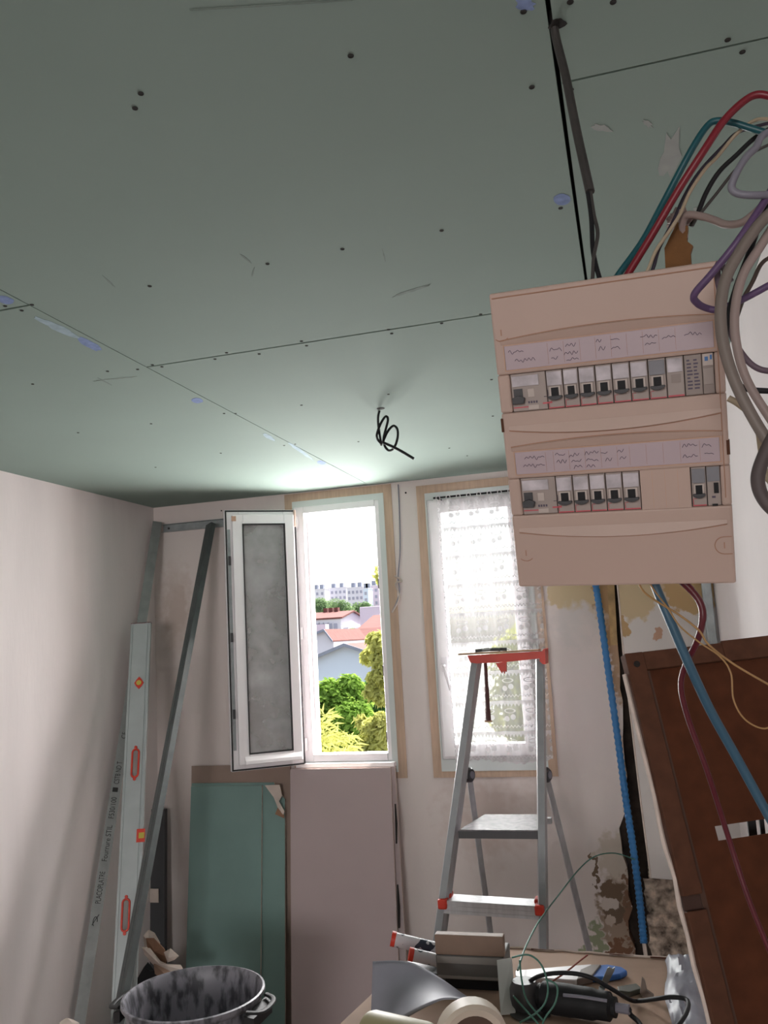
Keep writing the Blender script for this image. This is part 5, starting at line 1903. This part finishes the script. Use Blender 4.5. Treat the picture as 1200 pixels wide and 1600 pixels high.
# block of wood on a grey block
bl = thing('grey_block', 'dark grey plastic box under the wood offcut on the table', 'box', atz(735, 1540, T0))
o = atz(735, 1535, T0)
Yb = 2.30
q = [at(681, 1500, Yb), at(786, 1488, Yb), at(786, 1530, Yb), at(681, 1538, Yb)]
zt_, zm_, zb_ = q[0].z, 0, T0
xx0, xx1 = q[0].x, q[1].x
zt_ = at(735, 1494, Yb).z
zmid = at(735, 1532, Yb).z
g = G()
g.span((xx0, Yb, zmid), (xx1, Yb + 0.11, zt_))
g.build('box_body', mat('grey_box_plastic', S(112, 110, 108), var=0.15), bl, bevel=0.003)
g = G()
g.span((xx0 + 0.004, Yb - 0.004, zt_ - 0.018), (xx1 + 0.006, Yb - 0.0005, zt_ - 0.002))
g.span((xx0 + 0.004, Yb - 0.003, zmid + 0.004), (xx1 - 0.01, Yb - 0.0005, zmid + 0.01))
g.build('box_rim', mat('pale_rim', S(150, 146, 142), var=0.1), bl)
g = G().span((xx0 + 0.02, Yb + 0.01, T0), (xx1 - 0.02, Yb + 0.10, zmid))
g.build('box_foot', M['black'], bl)
zw0, zw1 = zt_ + 0.0005, at(735, 1462, Yb).z
g = G()
dx = Matrix.Rotation(math.radians(-3.0), 3, 'Y')
g.span((xx0 + 0.0, Yb + 0.0, zw0), (xx1 + 0.002, Yb + 0.028, zw1))
g.build('wood_offcut', mat('grey_brown_offcut', S(140, 116, 100), var=0.2, scale=14), label='grey brown wood offcut lying on the dark grey box', cat='wood block', bevel=0.002)
# white strip standing in front
g = G()
s0, s1_ = at(777, 1500, Yb - 0.03), at(800, 1496, Yb - 0.03)
zlow = T0 + 0.0005
f0, f1 = atz(783, 1586, zlow), atz(806, 1584, zlow)
g.prism([(s0.x, Yb - 0.03, s0.z), (s1_.x, Yb - 0.03, s1_.z), f1, f0], (0, -0.006, 0.002))
g.build('white_strip', mat('pale_grey_plastic', S(206, 206, 204)), label='pale grey plastic strip standing against the dark grey box', cat='strip')
# two cartridges
for i, (a, b, r, lb_, Yq) in enumerate([((618, 1468), (676, 1482), 0.0185, 'white sealant cartridge with red end, upper of the two by the wood offcut', 2.42), ((646, 1492), (690, 1502), 0.016, 'white sealant cartridge lying lower beside the grey sheet', 2.33)]):
    A, B = at(*a, Yq), at(*b, Yq + 0.02)
    t = thing('sealant_cartridge', lb_, 'cartridge', A)
    g = G().tube([A, B + (B - A) * (0.5 if i == 0 else -0.1)], r, seg=16, smooth=1)
    g.build('tube_body', M['cartridge'], t, smooth=True)
    d = (A - B).normalized()
    G().tube([A + d * 0.012, A + d * 0.0003], r * 1.06, seg=16, smooth=1).build('end_cap', M['red'], t, smooth=True)
# support under cartridges: small dark crate
a = at(650, 1500, 2.40)
cr = G()
cr.span((a.x - 0.03, 2.345, T0), (a.x + 0.10, 2.50, at(676, 1492, 2.42).z - 0.02))
cr.build('small_crate', M['dark_grey'], label='small dark box under the sealant cartridges on the table', cat='box', bevel=0.003)
# grey sheet draped over the roll
g = G()
ny_, nu = 14, 22
vs, fs = [], []
up = [(583, 1503), (620, 1502), (650, 1508), (690, 1532), (730, 1560), (766, 1578)]
lo = [(580, 1640), (606, 1612), (640, 1588), (678, 1568), (700, 1562), (742, 1566)]
U_ = spline([Vector((x, y, 0)) for x, y in up], 5)
L_ = spline([Vector((x, y, 0)) for x, y in lo], 5)
nU = len(U_)
for j in range(ny_ + 1):
    t = j / ny_
    for i in range(nU):
        p = U_[i].lerp(L_[i], t)
        Y = 2.16 + (1.98 - 2.16) * t + 0.02 * math.sin(t * PI)
        q = at(p.x, p.y, Y)
        vs.append((q.x, q.y, max(q.z, T0 + 0.007)))
for j in range(ny_):
    for i in range(nU - 1):
        a = j * nU + i
        fs.append((a, a + 1, a + nU + 1, a + nU))
g.add(vs, fs)
o = g.build('grey_sheet', M['grey_sheet'], smooth=True, label='stiff grey rubber sheet draped over the cream roll on the table', cat='sheet', shade=70)
so_ = o.modifiers.new('thick', 'SOLIDIFY')
so_.thickness = 0.004
so_.offset = -1
# cream roll and pipe end
rl = thing('tape_roll', 'cream roll with brown core standing on edge at the table front', 'roll', atz(700, 1600, T0))
R0 = 0.074
pc = atz(742, 1632, T0 + R0 + 0.001)
axp = Vector((0.35, -0.93, 0.0)).normalized()
g = G()
g.lathe([(R0 * 0.70, -0.03), (R0 * 0.72, 0.0), (R0 * 0.90, 0.004), (R0, -0.004), (R0, -0.045), (R0 * 0.93, -0.05), (R0 * 0.7, -0.05)], pc, axis=axp, seg=36, closed=True)
g.build('roll_body', M['ivory'], rl, smooth=True)
g = G().disc(pc - axp * 0.03, R0 * 0.70, axis=axp, h=0.002, seg=30)
g.build('roll_core', mat('brown_core', S(92, 70, 58)), rl)
ov = G()
p2 = atz(632, 1634, T0 + 0.056)
ov.lathe([(0.0001, -0.09), (0.050, -0.09), (0.053, -0.08), (0.053, 0.05), (0.050, 0.06), (0.0001, 0.06)], p2, axis=(0.95, -0.3, 0), seg=28)
ov.build('olive_canister', M['olive'], smooth=True, label='olive green canister half hidden under the grey sheet', cat='canister')

# angle grinder
gr = thing('angle_grinder', 'black angle grinder lying on the table with its cable', 'grinder', atz(880, 1575, T0))
ga, gb = at(842, 1555, 2.2), at(962, 1566, 2.16)
gz = T0 + 0.036
ga.z = gz
gb.z = gz
g = G()
dg = (gb - ga)
g.tube([ga, ga + dg * 0.12, ga + dg * 0.3, ga + dg * 0.6, ga + dg * 0.85, gb], [0.028, 0.034, 0.035, 0.034, 0.031, 0.022], seg=18, smooth=5)
g.build('motor_body', M['black'], gr, smooth=True)
g = G()
hd = ga - dg.normalized() * 0.035
g.lathe([(0.0001, -0.034), (0.03, -0.034), (0.036, -0.02), (0.036, 0.012), (0.028, 0.03), (0.0001, 0.03)], hd, seg=20)
g.build('gear_head', M['dark_grey'], gr, smooth=True)
G().disc(hd + Vector((0.012, -0.02, -0.0335)), 0.048, h=0.003, seg=30).build('cutting_disc', M['darkc'], gr, smooth=True)
g = G()
g.tube([ga + dg * 0.35 + Vector((0, -0.03, 0.022)), ga + dg * 0.6 + Vector((0, -0.03, 0.024)), ga + dg * 0.9 + Vector((0, -0.022, 0.02))], 0.004, seg=6)
g.build('grip_line', M['lilac'], gr, smooth=True)
G().tube([gb, gb + dg.normalized() * 0.03], 0.011, seg=10, smooth=1).build('cable_grip', M['lilac'], gr)
tz = T0 + 0.006
g = G().tube([gb + dg.normalized() * 0.03, atz(985, 1585, tz + 0.008), atz(1000, 1600, tz), atz(1010, 1625, tz)], 0.0055, seg=8)
g.build('power_cable', M['black'], gr, smooth=True)
# long black cable over the grinder
tl_ = T0 + 0.0055
cb = G().tube([atz(812, 1546, T0 + 0.02), atz(840, 1526, T0 + 0.085), atz(880, 1520, T0 + 0.10), atz(920, 1526, T0 + 0.095), atz(955, 1545, T0 + 0.065), atz(984, 1562, T0 + 0.02), atz(1000, 1564, tl_ + 0.004), atz(1030, 1560, tl_ + 0.04), atz(1052, 1558, tl_ + 0.05), atz(1074, 1563, tl_ + 0.05), atz(1072, 1584, tl_ + 0.05), atz(1052, 1612, tl_ + 0.045)], 0.005, seg=8)
cb.build('power_cord', M['black'], smooth=True, label='black cord passing over the grinder and curling round on the brown board', cat='cord', shade=60)
# green and white thin wire loops over the grinder
wl = [[(812, 1500), (815, 1530), (822, 1560), (838, 1582), (850, 1596)], [(800, 1496), (826, 1492), (846, 1508), (856, 1540), (852, 1566), (836, 1584), (812, 1598)], [(802, 1556), (816, 1572), (834, 1592), (846, 1606)], [(852, 1530), (870, 1540), (868, 1566), (852, 1590), (846, 1606)]]
lbls = ['pale green wire loop nearest the white strip', 'grey green wire bowed in an arch above the grinder', 'pale wire crossing low in front of the grinder', 'green wire loop on the right of the tangle by the grinder']
for k_, (ps, lb_) in enumerate(zip(wl, lbls)):
    Yk = 2.10 - 0.012 * k_
    w = [at(x, y, Yk) for x, y in ps]
    w[-1].z = max(w[-1].z, T0 + 0.003)
    w = [Vector((p.x, p.y, max(p.z, T0 + 0.003))) for p in w]
    G().tube(w, 0.0022, seg=6).build('wire_loop', M['green_c'], smooth=True, label=lb_, cat='wire', group='wire tangle on the table', shade=60)
cable('red_wire', [(806, 1556, 2.26), (830, 1546, 2.28), (850, 1540, 2.3), (880, 1522, 2.36), (905, 1502, 2.42), (918, 1492, 2.44)], 0.0022, mat('rust_red_wire', S(150, 74, 60)), 'thin rust red wire lying across the table behind the grinder', 'wire')
# white knife with blue blade-guard
kf = thing('caulking_knife', 'white scraper with blue rounded end lying behind the grinder', 'scraper', atz(880, 1528, T0))
zk = T0 + 0.001
kp = lambda x, y: atz(x, y, zk)
g = G().prism([kp(806, 1536), kp(806, 1526), kp(850, 1522), kp(925, 1516), kp(925, 1536), kp(900, 1542)], (0, 0, 0.016))
g.build('handle', M['white'], kf, bevel=0.003)
g = G().prism([kp(926, 1536), kp(926, 1517), kp(950, 1515), kp(972, 1519), kp(981, 1525), kp(970, 1531), kp(945, 1535)], (0, 0, 0.014))
g.build('blade_guard', M['blue'], kf, bevel=0.004)
g = G().prism([kp(902, 1542), kp(908, 1526), kp(926, 1518), kp(940, 1518), kp(926, 1536)], (0, 0, 0.018))
g.build('grip', M['greyc'], kf, bevel=0.002)
# grey metal bracket
g = G()
p = atz(942, 1546, T0)
a0, a1 = at(940, 1545, p.y), at(957, 1511, p.y)
g.prism([at(936, 1543, p.y), at(945, 1545, p.y), at(960, 1516, p.y), at(961, 1510, p.y), at(957, 1513, p.y), at(952, 1510, p.y), at(949, 1512, p.y)], (0, -0.004, 0))
g.hexa([at(936, 1543, p.y), at(945, 1545, p.y), at(945, 1545, p.y) + Vector((0, -0.03, 0)), at(936, 1543, p.y) + Vector((0, -0.03, 0))], (0, 0, 0.003))
g.build('metal_bracket', M['steel_dk'], label='small forked grey metal bracket standing behind the grinder', cat='bracket')
g = G()
g.prism([atz(965, 1549, T0), atz(995, 1544, T0), atz(1004, 1552, T0), atz(985, 1558, T0), atz(967, 1556, T0)], (0, 0, 0.012))
g.build('clamp_piece', mat('olive_dark_piece', S(72, 72, 62)), label='dark olive clamp piece lying left of the black cord', cat='clamp', bevel=0.002)
g = G()
p = atz(1012, 1558, T0)
g.prism([at(1000, 1552, p.y), at(1003, 1528, p.y), at(1008, 1534, p.y), at(1011, 1548, p.y), at(1022, 1556, p.y), at(1019, 1566, p.y), at(1005, 1562, p.y)], (0, 0.012, 0))
g.build('clamp_jaw', mat('grey_brown_piece', S(124, 110, 100)), label='grey brown clip resting over the black cord', cat='clip', bevel=0.001)
# dusty plastic bag at the right end of the table
g = G()
nx, ny = 14, 18
vs, fs = [], []
for j in range(ny + 1):
    for i in range(nx + 1):
        u, v = i / nx, j / ny
        x = -0.005 + 0.085 * u + 0.006 * math.sin(v * 9)
        y = 2.06 + 0.50 * v
        hgt = 0.028 * math.sin(PI * u) ** 0.6 * (0.6 + 0.5 * noise.noise(Vector((u * 4, v * 7, 3)))) + 0.012 * abs(noise.noise(Vector((u * 9, v * 14, 8))))
        vs.append((x, y, T0 + 0.0015 + max(0, hgt)))
for j in range(ny):
    for i in range(nx):
        a = j * (nx + 1) + i
        fs.append((a, a + 1, a + nx + 2, a + nx + 1))
g.add(vs, fs)
g.build('plastic_bag', M['poly'], smooth=True, label='crumpled dusty plastic bag on the right end of the table', cat='bag')

# ------------------------------------------------------------------ outside
GZ = -8.0
M['ground'] = mat('town_ground', (0.30, 0.30, 0.26), rough=0.9, var=0.3, scale=0.2)
M['facade_blue'] = mat('pale_blue_render', (0.50, 0.56, 0.66), rough=0.9, var=0.04, scale=0.5)
M['facade_white'] = mat('white_render', (0.60, 0.585, 0.64), rough=0.9, var=0.05, scale=0.4)
M['facade_pink'] = mat('pinkish_render', (0.56, 0.48, 0.56), rough=0.9, var=0.05, scale=0.4)
M['tiles'] = mat('red_roof_tiles', (0.17, 0.058, 0.05), rough=0.9, var=0.3, scale=1.5, stretch=(1, 4, 4))
M['pane_dk'] = mat('far_window', (0.30, 0.30, 0.38), rough=0.4, var=0.2, scale=1)
M['roof_edge'] = mat('grey_roof_edge', (0.22, 0.24, 0.30), rough=0.9)
M['bark'] = mat('bark', (0.10, 0.075, 0.05), rough=0.95, var=0.4)


def leafmat(name, c, tr):
    m = bpy.data.materials.new(name)
    m.use_nodes = True
    n, l = m.node_tree.nodes, m.node_tree.links
    n.remove(n['Principled BSDF'])
    d = n.new('ShaderNodeBsdfDiffuse')
    t = n.new('ShaderNodeBsdfTranslucent')
    no = n.new('ShaderNodeTexNoise')
    no.inputs['Scale'].default_value = 3
    tc = n.new('ShaderNodeTexCoord')
    l.new(tc.outputs['Object'], no.inputs['Vector'])
    for sh_n, cc_ in ((d, c), (t, tr)):
        mx = n.new('ShaderNodeMix')
        mx.data_type = 'RGBA'
        mx.inputs['A'].default_value = col4([x * 0.7 for x in cc_])
        mx.inputs['B'].default_value = col4([x * 1.2 for x in cc_])
        l.new(no.outputs['Fac'], mx.inputs['Factor'])
        l.new(mx.outputs['Result'], sh_n.inputs['Color'])
    ms = n.new('ShaderNodeMixShader')
    ms.inputs[0].default_value = 0.5
    l.new(d.outputs[0], ms.inputs[1])
    l.new(t.outputs[0], ms.inputs[2])
    l.new(ms.outputs[0], n['Material Output'].inputs['Surface'])
    return m


M['leaf_green'] = leafmat('green_leaf', (0.18, 0.30, 0.06), (0.30, 0.46, 0.08))
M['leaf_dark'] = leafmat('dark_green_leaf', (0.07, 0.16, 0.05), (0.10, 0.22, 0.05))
M['leaf_yellow'] = leafmat('yellow_green_leaf', (0.46, 0.48, 0.17), (0.62, 0.62, 0.18))
M['leaf_far'] = leafmat('far_green_leaf', (0.20, 0.29, 0.16), (0.24, 0.34, 0.16))

G().span((-700, 4.9, GZ - 0.5), (500, 900, GZ)).build('street_ground', M['ground'], kind='structure')


def tree(name, label, c, r, nleaf, lsize, m, seed, group=None, trunk=True, droop=0.0, long=1.0, clusters=None):
    """crown of leaves on blobs around c with radii r, a trunk down to the ground"""
    rr = random.Random(seed)
    t = thing(name, label, 'tree', (c.x, c.y, GZ), group=group)
    blobs = []
    for i in range(14):
        d = Vector((rr.gauss(0, 1), rr.gauss(0, 1), rr.gauss(0, 1))).normalized()
        k = rr.uniform(0.3, 0.7)
        blobs.append((Vector((c.x + d.x * r[0] * k, c.y + d.y * r[1] * k, c.z + d.z * r[2] * k)), rr.uniform(0.35, 0.5)))
    if clusters:
        blobs = [(at(x, y, c.y + dy), q / (r[0] * F / c.y)) for x, y, q, dy in clusters]
    vs, fs = [], []
    wts = [q * q for b, q in blobs]
    for i in range(nleaf):
        b, s = rr.choices(blobs, wts)[0]
        d = Vector((rr.gauss(0, 1), rr.gauss(0, 1), rr.gauss(0, 1))).normalized()
        q = rr.uniform(0.45, 1.4) if clusters else rr.uniform(0.75, 1.05)
        p = b + (Vector((d.x, d.y, d.z * 0.85)) * r[0] * s * q if clusters else Vector((d.x * r[0] * s * q, d.y * r[1] * s * q, d.z * r[2] * s * q)))
        nrm = (d + Vector((rr.uniform(-0.7, 0.7), rr.uniform(-0.7, 0.7), rr.uniform(0, 0.9)))).normalized()
        a = nrm.orthogonal().normalized()
        a = Matrix.Rotation(rr.uniform(0, 6.28), 3, nrm) @ a
        a = (a - Vector((0, 0, droop))).normalized()
        w = nrm.cross(a).normalized()
        L = lsize * rr.uniform(0.7, 1.3) * long
        Wd = lsize * 0.32
        k = len(vs)
        vs += [p, p + a * L * 0.5 + w * Wd + nrm * L * 0.06, p + a * L, p + a * L * 0.5 - w * Wd + nrm * L * 0.06]
        fs += [(k, k + 1, k + 2), (k, k + 2, k + 3)]
    G().add(vs, fs)
    me = bpy.data.meshes.new('foliage')
    iv = Vector((c.x, c.y, GZ))
    me.from_pydata([tuple(p - iv) for p in vs], [], fs)
    me.materials.append(m)
    o = bpy.data.objects.new('foliage', me)
    COL.objects.link(o)
    o.parent = t
    o['kind'] = 'stuff'
    if trunk:
        G().tube([(c.x, c.y, GZ), (c.x + 0.05 * r[0], c.y, (GZ + c.z) / 2), (c.x, c.y, c.z + r[2] * 0.2)], [r[0] * 0.09, r[0] * 0.07, r[0] * 0.03], seg=8).build('trunk', M['bark'], t, smooth=True)
        for i in range(min(5, len(blobs))):
            b, s = blobs[i]
            G().tube([(c.x, c.y, c.z - r[2] * 0.35), Vector((c.x, c.y, c.z - r[2] * 0.2)).lerp(b, 0.5) + Vector((0, 0, 0.05)), b], [r[0] * 0.035, r[0] * 0.025, r[0] * 0.012], seg=6).build('branch', M['bark'], t, smooth=True)
    return t


def pxr(px, Y):
    return px * Y / F


# near trees below the window
tree('leafy_tree', 'dense bright green tree filling the lower part of the left window view', at(535, 1130, 15), (pxr(60, 15), pxr(60, 15), pxr(80, 15)), 26000, 0.10, M['leaf_green'], 1,
     clusters=[(512, 1084, 20, 0), (545, 1074, 18, 0.2), (500, 1100, 16, -0.2), (528, 1100, 24, 0), (552, 1098, 22, 0.2), (508, 1125, 26, 0), (545, 1130, 32, -0.2), (520, 1160, 34, 0), (560, 1165, 34, 0), (480, 1150, 34, 0.3)])
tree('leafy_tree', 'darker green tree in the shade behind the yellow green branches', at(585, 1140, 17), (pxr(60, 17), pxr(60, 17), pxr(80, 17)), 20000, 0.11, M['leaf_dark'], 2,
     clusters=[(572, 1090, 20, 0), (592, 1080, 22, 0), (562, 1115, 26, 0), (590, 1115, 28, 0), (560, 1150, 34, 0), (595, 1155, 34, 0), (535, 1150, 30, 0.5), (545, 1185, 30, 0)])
tree('feathery_tree', 'yellow green tree with drooping leaves at the right side of the window view', at(610, 1060, 9), (pxr(40, 9), pxr(40, 9), pxr(80, 9)), 4200, 0.062, M['leaf_yellow'], 3, droop=0.5, long=1.3,
     clusters=[(590, 998, 13, 0), (604, 1006, 16, 0), (578, 1022, 11, 0.2), (596, 1030, 13, 0), (612, 1040, 18, 0), (588, 1056, 11, 0), (602, 1066, 13, 0.2), (582, 1078, 10, 0), (598, 1088, 10, 0)])
tree('feathery_tree', 'yellow green drooping tree low behind the right window frame', at(605, 1165, 8), (pxr(50, 8), pxr(50, 8), pxr(40, 8)), 4200, 0.055, M['leaf_yellow'], 4, droop=0.5, long=1.3,
     clusters=[(596, 1122, 11, 0), (565, 1126, 7, 0.2), (580, 1132, 10, 0), (600, 1145, 16, 0), (578, 1158, 14, 0.1), (596, 1172, 20, 0), (562, 1178, 14, 0), (545, 1186, 12, 0)])
tree('feathery_tree', 'thin treetop reaching up against the sky by the right jamb', at(606, 896, 10), (pxr(22, 10), pxr(20, 10), pxr(22, 10)), 420, 0.07, M['leaf_yellow'], 5, droop=0.5)
tree('feathery_tree', 'light green tree seen through the lace curtain', at(840, 1090, 9), (pxr(90, 9), pxr(60, 9), pxr(120, 9)), 9000, 0.075, M['leaf_yellow'], 6, droop=0.4)
# bamboo at the lower left of the view
bmb = thing('bamboo', 'spiky yellow green bamboo at the lower left corner of the window view', 'plant', (at(505, 1190, 7).x, 7, GZ))
rr = random.Random(9)
vs, fs = [], []
for i in range(420):
    p = at(rr.uniform(484, 556), rr.uniform(1150, 1215) + 0, 7 + rr.uniform(-0.4, 0.4))
    if rr.random() < 0.25:
        p = at(rr.uniform(488, 520), rr.uniform(1115, 1160), 7 + rr.uniform(-0.3, 0.3))
    d = Vector((rr.uniform(-0.3, 1), rr.uniform(-0.8, 0.4), rr.uniform(-0.25, 0.55))).normalized()
    w = d.cross(Vector((rr.uniform(-0.3, 0.3), -1, 0.3))).normalized()
    L = rr.uniform(0.08, 0.17)
    k = len(vs)
    vs += [p, p + d * L * 0.4 + w * 0.008, p + d * L + Vector((0, 0, -0.03)), p + d * L * 0.4 - w * 0.008]
    fs += [(k, k + 1, k + 2), (k, k + 2, k + 3)]
me = bpy.data.meshes.new('bamboo_leaves')
me.from_pydata([tuple(p - Vector((at(505, 1190, 7).x, 7, GZ))) for p in vs], [], fs)
me.materials.append(M['leaf_yellow'])
o = bpy.data.objects.new('bamboo_leaves', me)
COL.objects.link(o)
o.parent = bmb
o['kind'] = 'stuff'
for i in range(5):
    p = at(488 + i * 13, 1160, 7 + 0.1 * (i % 3))
    G().tube([(p.x, p.y, GZ), (p.x + 0.05, p.y, GZ / 2), p], 0.014, seg=6).build('cane', M['leaf_yellow'], bmb, smooth=True)


def house(name, label, x0, x1, ze, zr, y0, y1, wall, ridge='y', over=0.15, wins=(), roofm='tiles', rx=None):
    """walls with a gable roof; ridge runs along x or y"""
    t = thing(name, label, 'house', ((x0 + x1) / 2, (y0 + y1) / 2, GZ))
    g = G()
    xm = (x0 + x1) / 2 if rx is None else rx
    ym = (y0 + y1) / 2
    if ridge == 'y':
        g.prism([(x0, y0, GZ), (x1, y0, GZ), (x1, y0, ze), (xm, y0, zr), (x0, y0, ze)], (0, y1 - y0, 0))
    else:
        g.prism([(x0, y0, GZ), (x0, y0, ze), (x0, ym, zr), (x0, y1, ze), (x0, y1, GZ)], (x1 - x0, 0, 0))
    g.build('wall', M[wall], t)
    th = 0.12
    if ridge == 'y':
        for s, xe_ in ((-1, x0), (1, x1)):
            d = Vector((xe_ - xm, 0, ze - zr))
            e = Vector((xm, 0, zr)) + d * (1 + over * 0.25)
            G().hexa([(xm, y0 - over, zr + 0.02), (xm, y1 + over, zr + 0.02), (e.x, y1 + over, e.z + 0.02), (e.x, y0 - over, e.z + 0.02)], (0, 0, 0.06)).build('roof_slope', M[roofm], t)
            G().hexa([(xm, y0 - over - 0.06, zr + 0.09), (xm, y0 - over - 0.01, zr + 0.09), (e.x, y0 - over - 0.01, e.z + 0.09), (e.x, y0 - over - 0.06, e.z + 0.09)], (0, 0, -0.11)).build('verge_board', M['roof_edge'], t)
    else:
        for ye in (y0, y1):
            d = Vector((0, ye - ym, ze - zr)) * (1 + over * 0.25)
            G().hexa([(x0 - over, ym, zr + 0.02), (x1 + over, ym, zr + 0.02), (x1 + over, ym + d.y, zr + d.z + 0.02), (x0 - over, ym + d.y, zr + d.z + 0.02)], (0, 0, th)).build('roof_slope', M[roofm], t)
    for (wx, wz, ww, wh) in wins:
        f = G().span((wx - ww / 2 - 0.06, y0 - 0.05, wz - wh / 2 - 0.06), (wx + ww / 2 + 0.06, y0 - 0.005, wz + wh / 2 + 0.06)).build('window', M['facade_white'], t)
        G().span((wx - ww / 2, y0 - 0.07, wz - wh / 2), (wx + ww / 2, y0 - 0.051, wz + wh / 2)).build('pane', M['pane_dk'], f)
    return t


# pale blue gable
Y_ = 28
ap = at(541, 1009, Y_)
e0, e1 = at(478, 1036, Y_), at(604, 1026, Y_)
house('gable_house', 'house with a plain pale blue gable wall above the green trees', e0.x, e1.x, e0.z, ap.z, Y_, Y_ + 9, 'facade_blue', 'y', over=0.2, rx=ap.x)
# skylight house behind, left
Y_ = 44
a, b = at(470, 1010, Y_), at(580, 1008, Y_)
hs2 = house('tiled_house', 'low red tiled house with skylights behind the blue gable', a.x, b.x, at(500, 1032, Y_).z, at(500, 1000, Y_).z + 0.4, Y_, Y_ + 7, 'facade_white', 'x')
for (x, y) in ((507, 1008), (520, 1011)):
    p, q = at(x, y, Y_ + 1.6), at(x + 10, y + 7, Y_ + 0.9)
    G().hexa([p, p + Vector((0.55, 0, 0)), q + Vector((0.55, 0, 0)), q], (0, -0.15, 0.25)).build('skylight', M['facade_white'], hs2)
p = at(520, 1000, Y_ + 4)
ch = G().span((p.x - 0.3, Y_ + 2, p.z - 2), (p.x + 0.3, Y_ + 2.6, p.z + 0.9)).build('chimney', M['facade_pink'], hs2)
Y_ = 37.5
house('small_gable_house', 'small white gable with red roof at the left of the window view', at(494, 1000, Y_).x - 1.2, at(521, 1000, Y_).x, at(500, 1004, Y_).z, at(505, 986, Y_).z, Y_, Y_ + 5, 'facade_white', 'y', rx=at(508, 986, Y_).x)
# white house with tall windows
Y_ = 62
wn_ = [(at(x, 984, Y_).x, at(x, 984, Y_).z, 0.30, 0.95) for x in (496, 503, 510, 517, 525)]
hw_ = house('white_house', 'white house with red roof and a row of narrow windows, left in the view', at(470, 980, Y_).x, at(533, 980, Y_).x, at(510, 968, Y_).z, at(510, 957, Y_).z, Y_, Y_ + 6, 'facade_white', 'x', wins=wn_)
p = at(516, 954, Y_ + 3)
for k_ in range(3):
    G().span((p.x - 0.5 + k_ * 0.45, Y_ + 2.8, p.z - 1), (p.x - 0.2 + k_ * 0.45, Y_ + 3.3, p.z + 0.2)).build('chimney', M['tiles'], hw_)
g = G().span((at(533, 985, Y_).x, Y_ + 0.5, GZ), (at(541, 985, Y_).x, Y_ + 5, at(537, 980, Y_).z))
g.build('side_wing', M['facade_white'], hw_)
# house at the right
Y_ = 52
house('tiled_house', 'white house with a wide red tiled roof at the right of the window view', at(563, 980, Y_).x, at(640, 980, Y_).x, at(580, 984, Y_).z, at(585, 962, Y_).z, Y_, Y_ + 7, 'facade_white', 'x')
Y_ = 64
G().span((at(562, 960, Y_).x, Y_, GZ), (at(640, 960, Y_).x, Y_ + 8, at(575, 948, Y_).z)).build('flat_roof_house', M['facade_pink'], label='pinkish flat roofed block behind the right red roof', cat='house', bevel=0.05)
# apartment blocks
Y_ = 160


def block(name, label, px0, px1, ptop, wall, cols, rows, pyw, Yb, dp=10):
    a, b = at(px0, ptop, Yb), at(px1, ptop, Yb)
    t = thing(name, label, 'apartment building', ((a.x + b.x) / 2, Yb + dp / 2, GZ))
    z1 = a.z
    G().span((a.x, Yb, GZ), (b.x, Yb + dp, z1)).build('wall', M[wall], t)
    G().span((a.x - 0.3, Yb - 0.3, z1), (b.x + 0.3, Yb + dp + 0.3, z1 + 0.35)).build('roof_parapet', M['facade_white'], t)
    first = None
    for j in range(rows):
        for i in range(cols):
            x = a.x + (b.x - a.x) * (i + 0.5) / cols
            z = z1 - 3.0 - j * pyw
            if first is None:
                first = G().span((-0.75, -0.2, -0.95), (0.75, -0.02, 0.95)).build('window', M['pane_dk'], t, local=True)
                first.location = (x - WM[t.name].translation.x, Yb - WM[t.name].translation.y, z - GZ)
            else:
                linked(first, t, (x - WM[t.name].translation.x, Yb - WM[t.name].translation.y, z - GZ))
    for i in range(2):
        x = a.x + (b.x - a.x) * (0.3 + 0.4 * i)
        G().span((x - 1.3, Yb + 3, z1 + 0.35), (x + 1.3, Yb + 6, z1 + 3.4)).build('roof_vent', M['roof_edge'], t)
    return t


block('street_apartment_block', 'white apartment block at the far left of the skyline', 484, 507, 922, 'facade_white', 3, 3, 4.0, 560)
block('street_apartment_block', 'long white apartment block in the middle of the skyline', 509, 541, 920, 'facade_white', 5, 3, 4.0, 575)
block('street_apartment_block', 'white apartment block right of the middle of the skyline', 542, 567, 919, 'facade_white', 4, 3, 4.0, 545)
block('street_apartment_block', 'taller pinkish apartment tower at the right end of the skyline', 574, 600, 916, 'facade_pink', 3, 3, 4.0, 530)
block('street_apartment_block', 'narrow bluish block beside the pink tower on the skyline', 567, 575, 920, 'facade_blue', 1, 3, 4.0, 515)
for i, (x, y, rx_, rz, lb_) in enumerate([(503, 951, 26, 18, 'far round tree at the left below the apartment blocks'), (532, 955, 28, 24, 'far dark tree in the middle below the apartment blocks'), (558, 953, 26, 17, 'far tree left of the pinkish flat roof'), (546, 972, 14, 20, 'far green tree between the white house and the red roof'), (556, 990, 14, 10, 'small green tree above the blue gable ridge')]):
    Yt = (110, 100, 105, 80, 60)[i]
    tree('distant_tree', lb_, at(x, y, Yt), (pxr(rx_, Yt), pxr(rx_, Yt) * 0.8, pxr(rz, Yt)), 4500, pxr(3, Yt), M['leaf_far'], 30 + i)

# ------------------------------------------------------------------ families of like things
GROUPS = {'leafy_tree': 'leafy trees below the left window', 'feathery_tree': 'yellow green feathery trees outside', 'distant_tree': 'far trees below the skyline',
          'street_apartment_block': 'apartment blocks on the skyline', 'tiled_house': 'red tiled houses outside', 'green_plasterboard': 'green boards leaning under the open sash',
          'grey_plasterboard': 'grey boards leaning under the left window', 'sealant_cartridge': 'sealant cartridges on the table', 'metal_profile': 'metal profiles leaning in the left corner',
          'yellow_wire': 'yellow wires under the fuse box', 'black_batten': 'battens behind the slotted hardboard'}
for o in bpy.data.objects:
    if o.parent is None and o.get('category'):
        gname = GROUPS.get(o.name.split('.')[0])
        if gname and not o.get('group'):
            o['group'] = gname
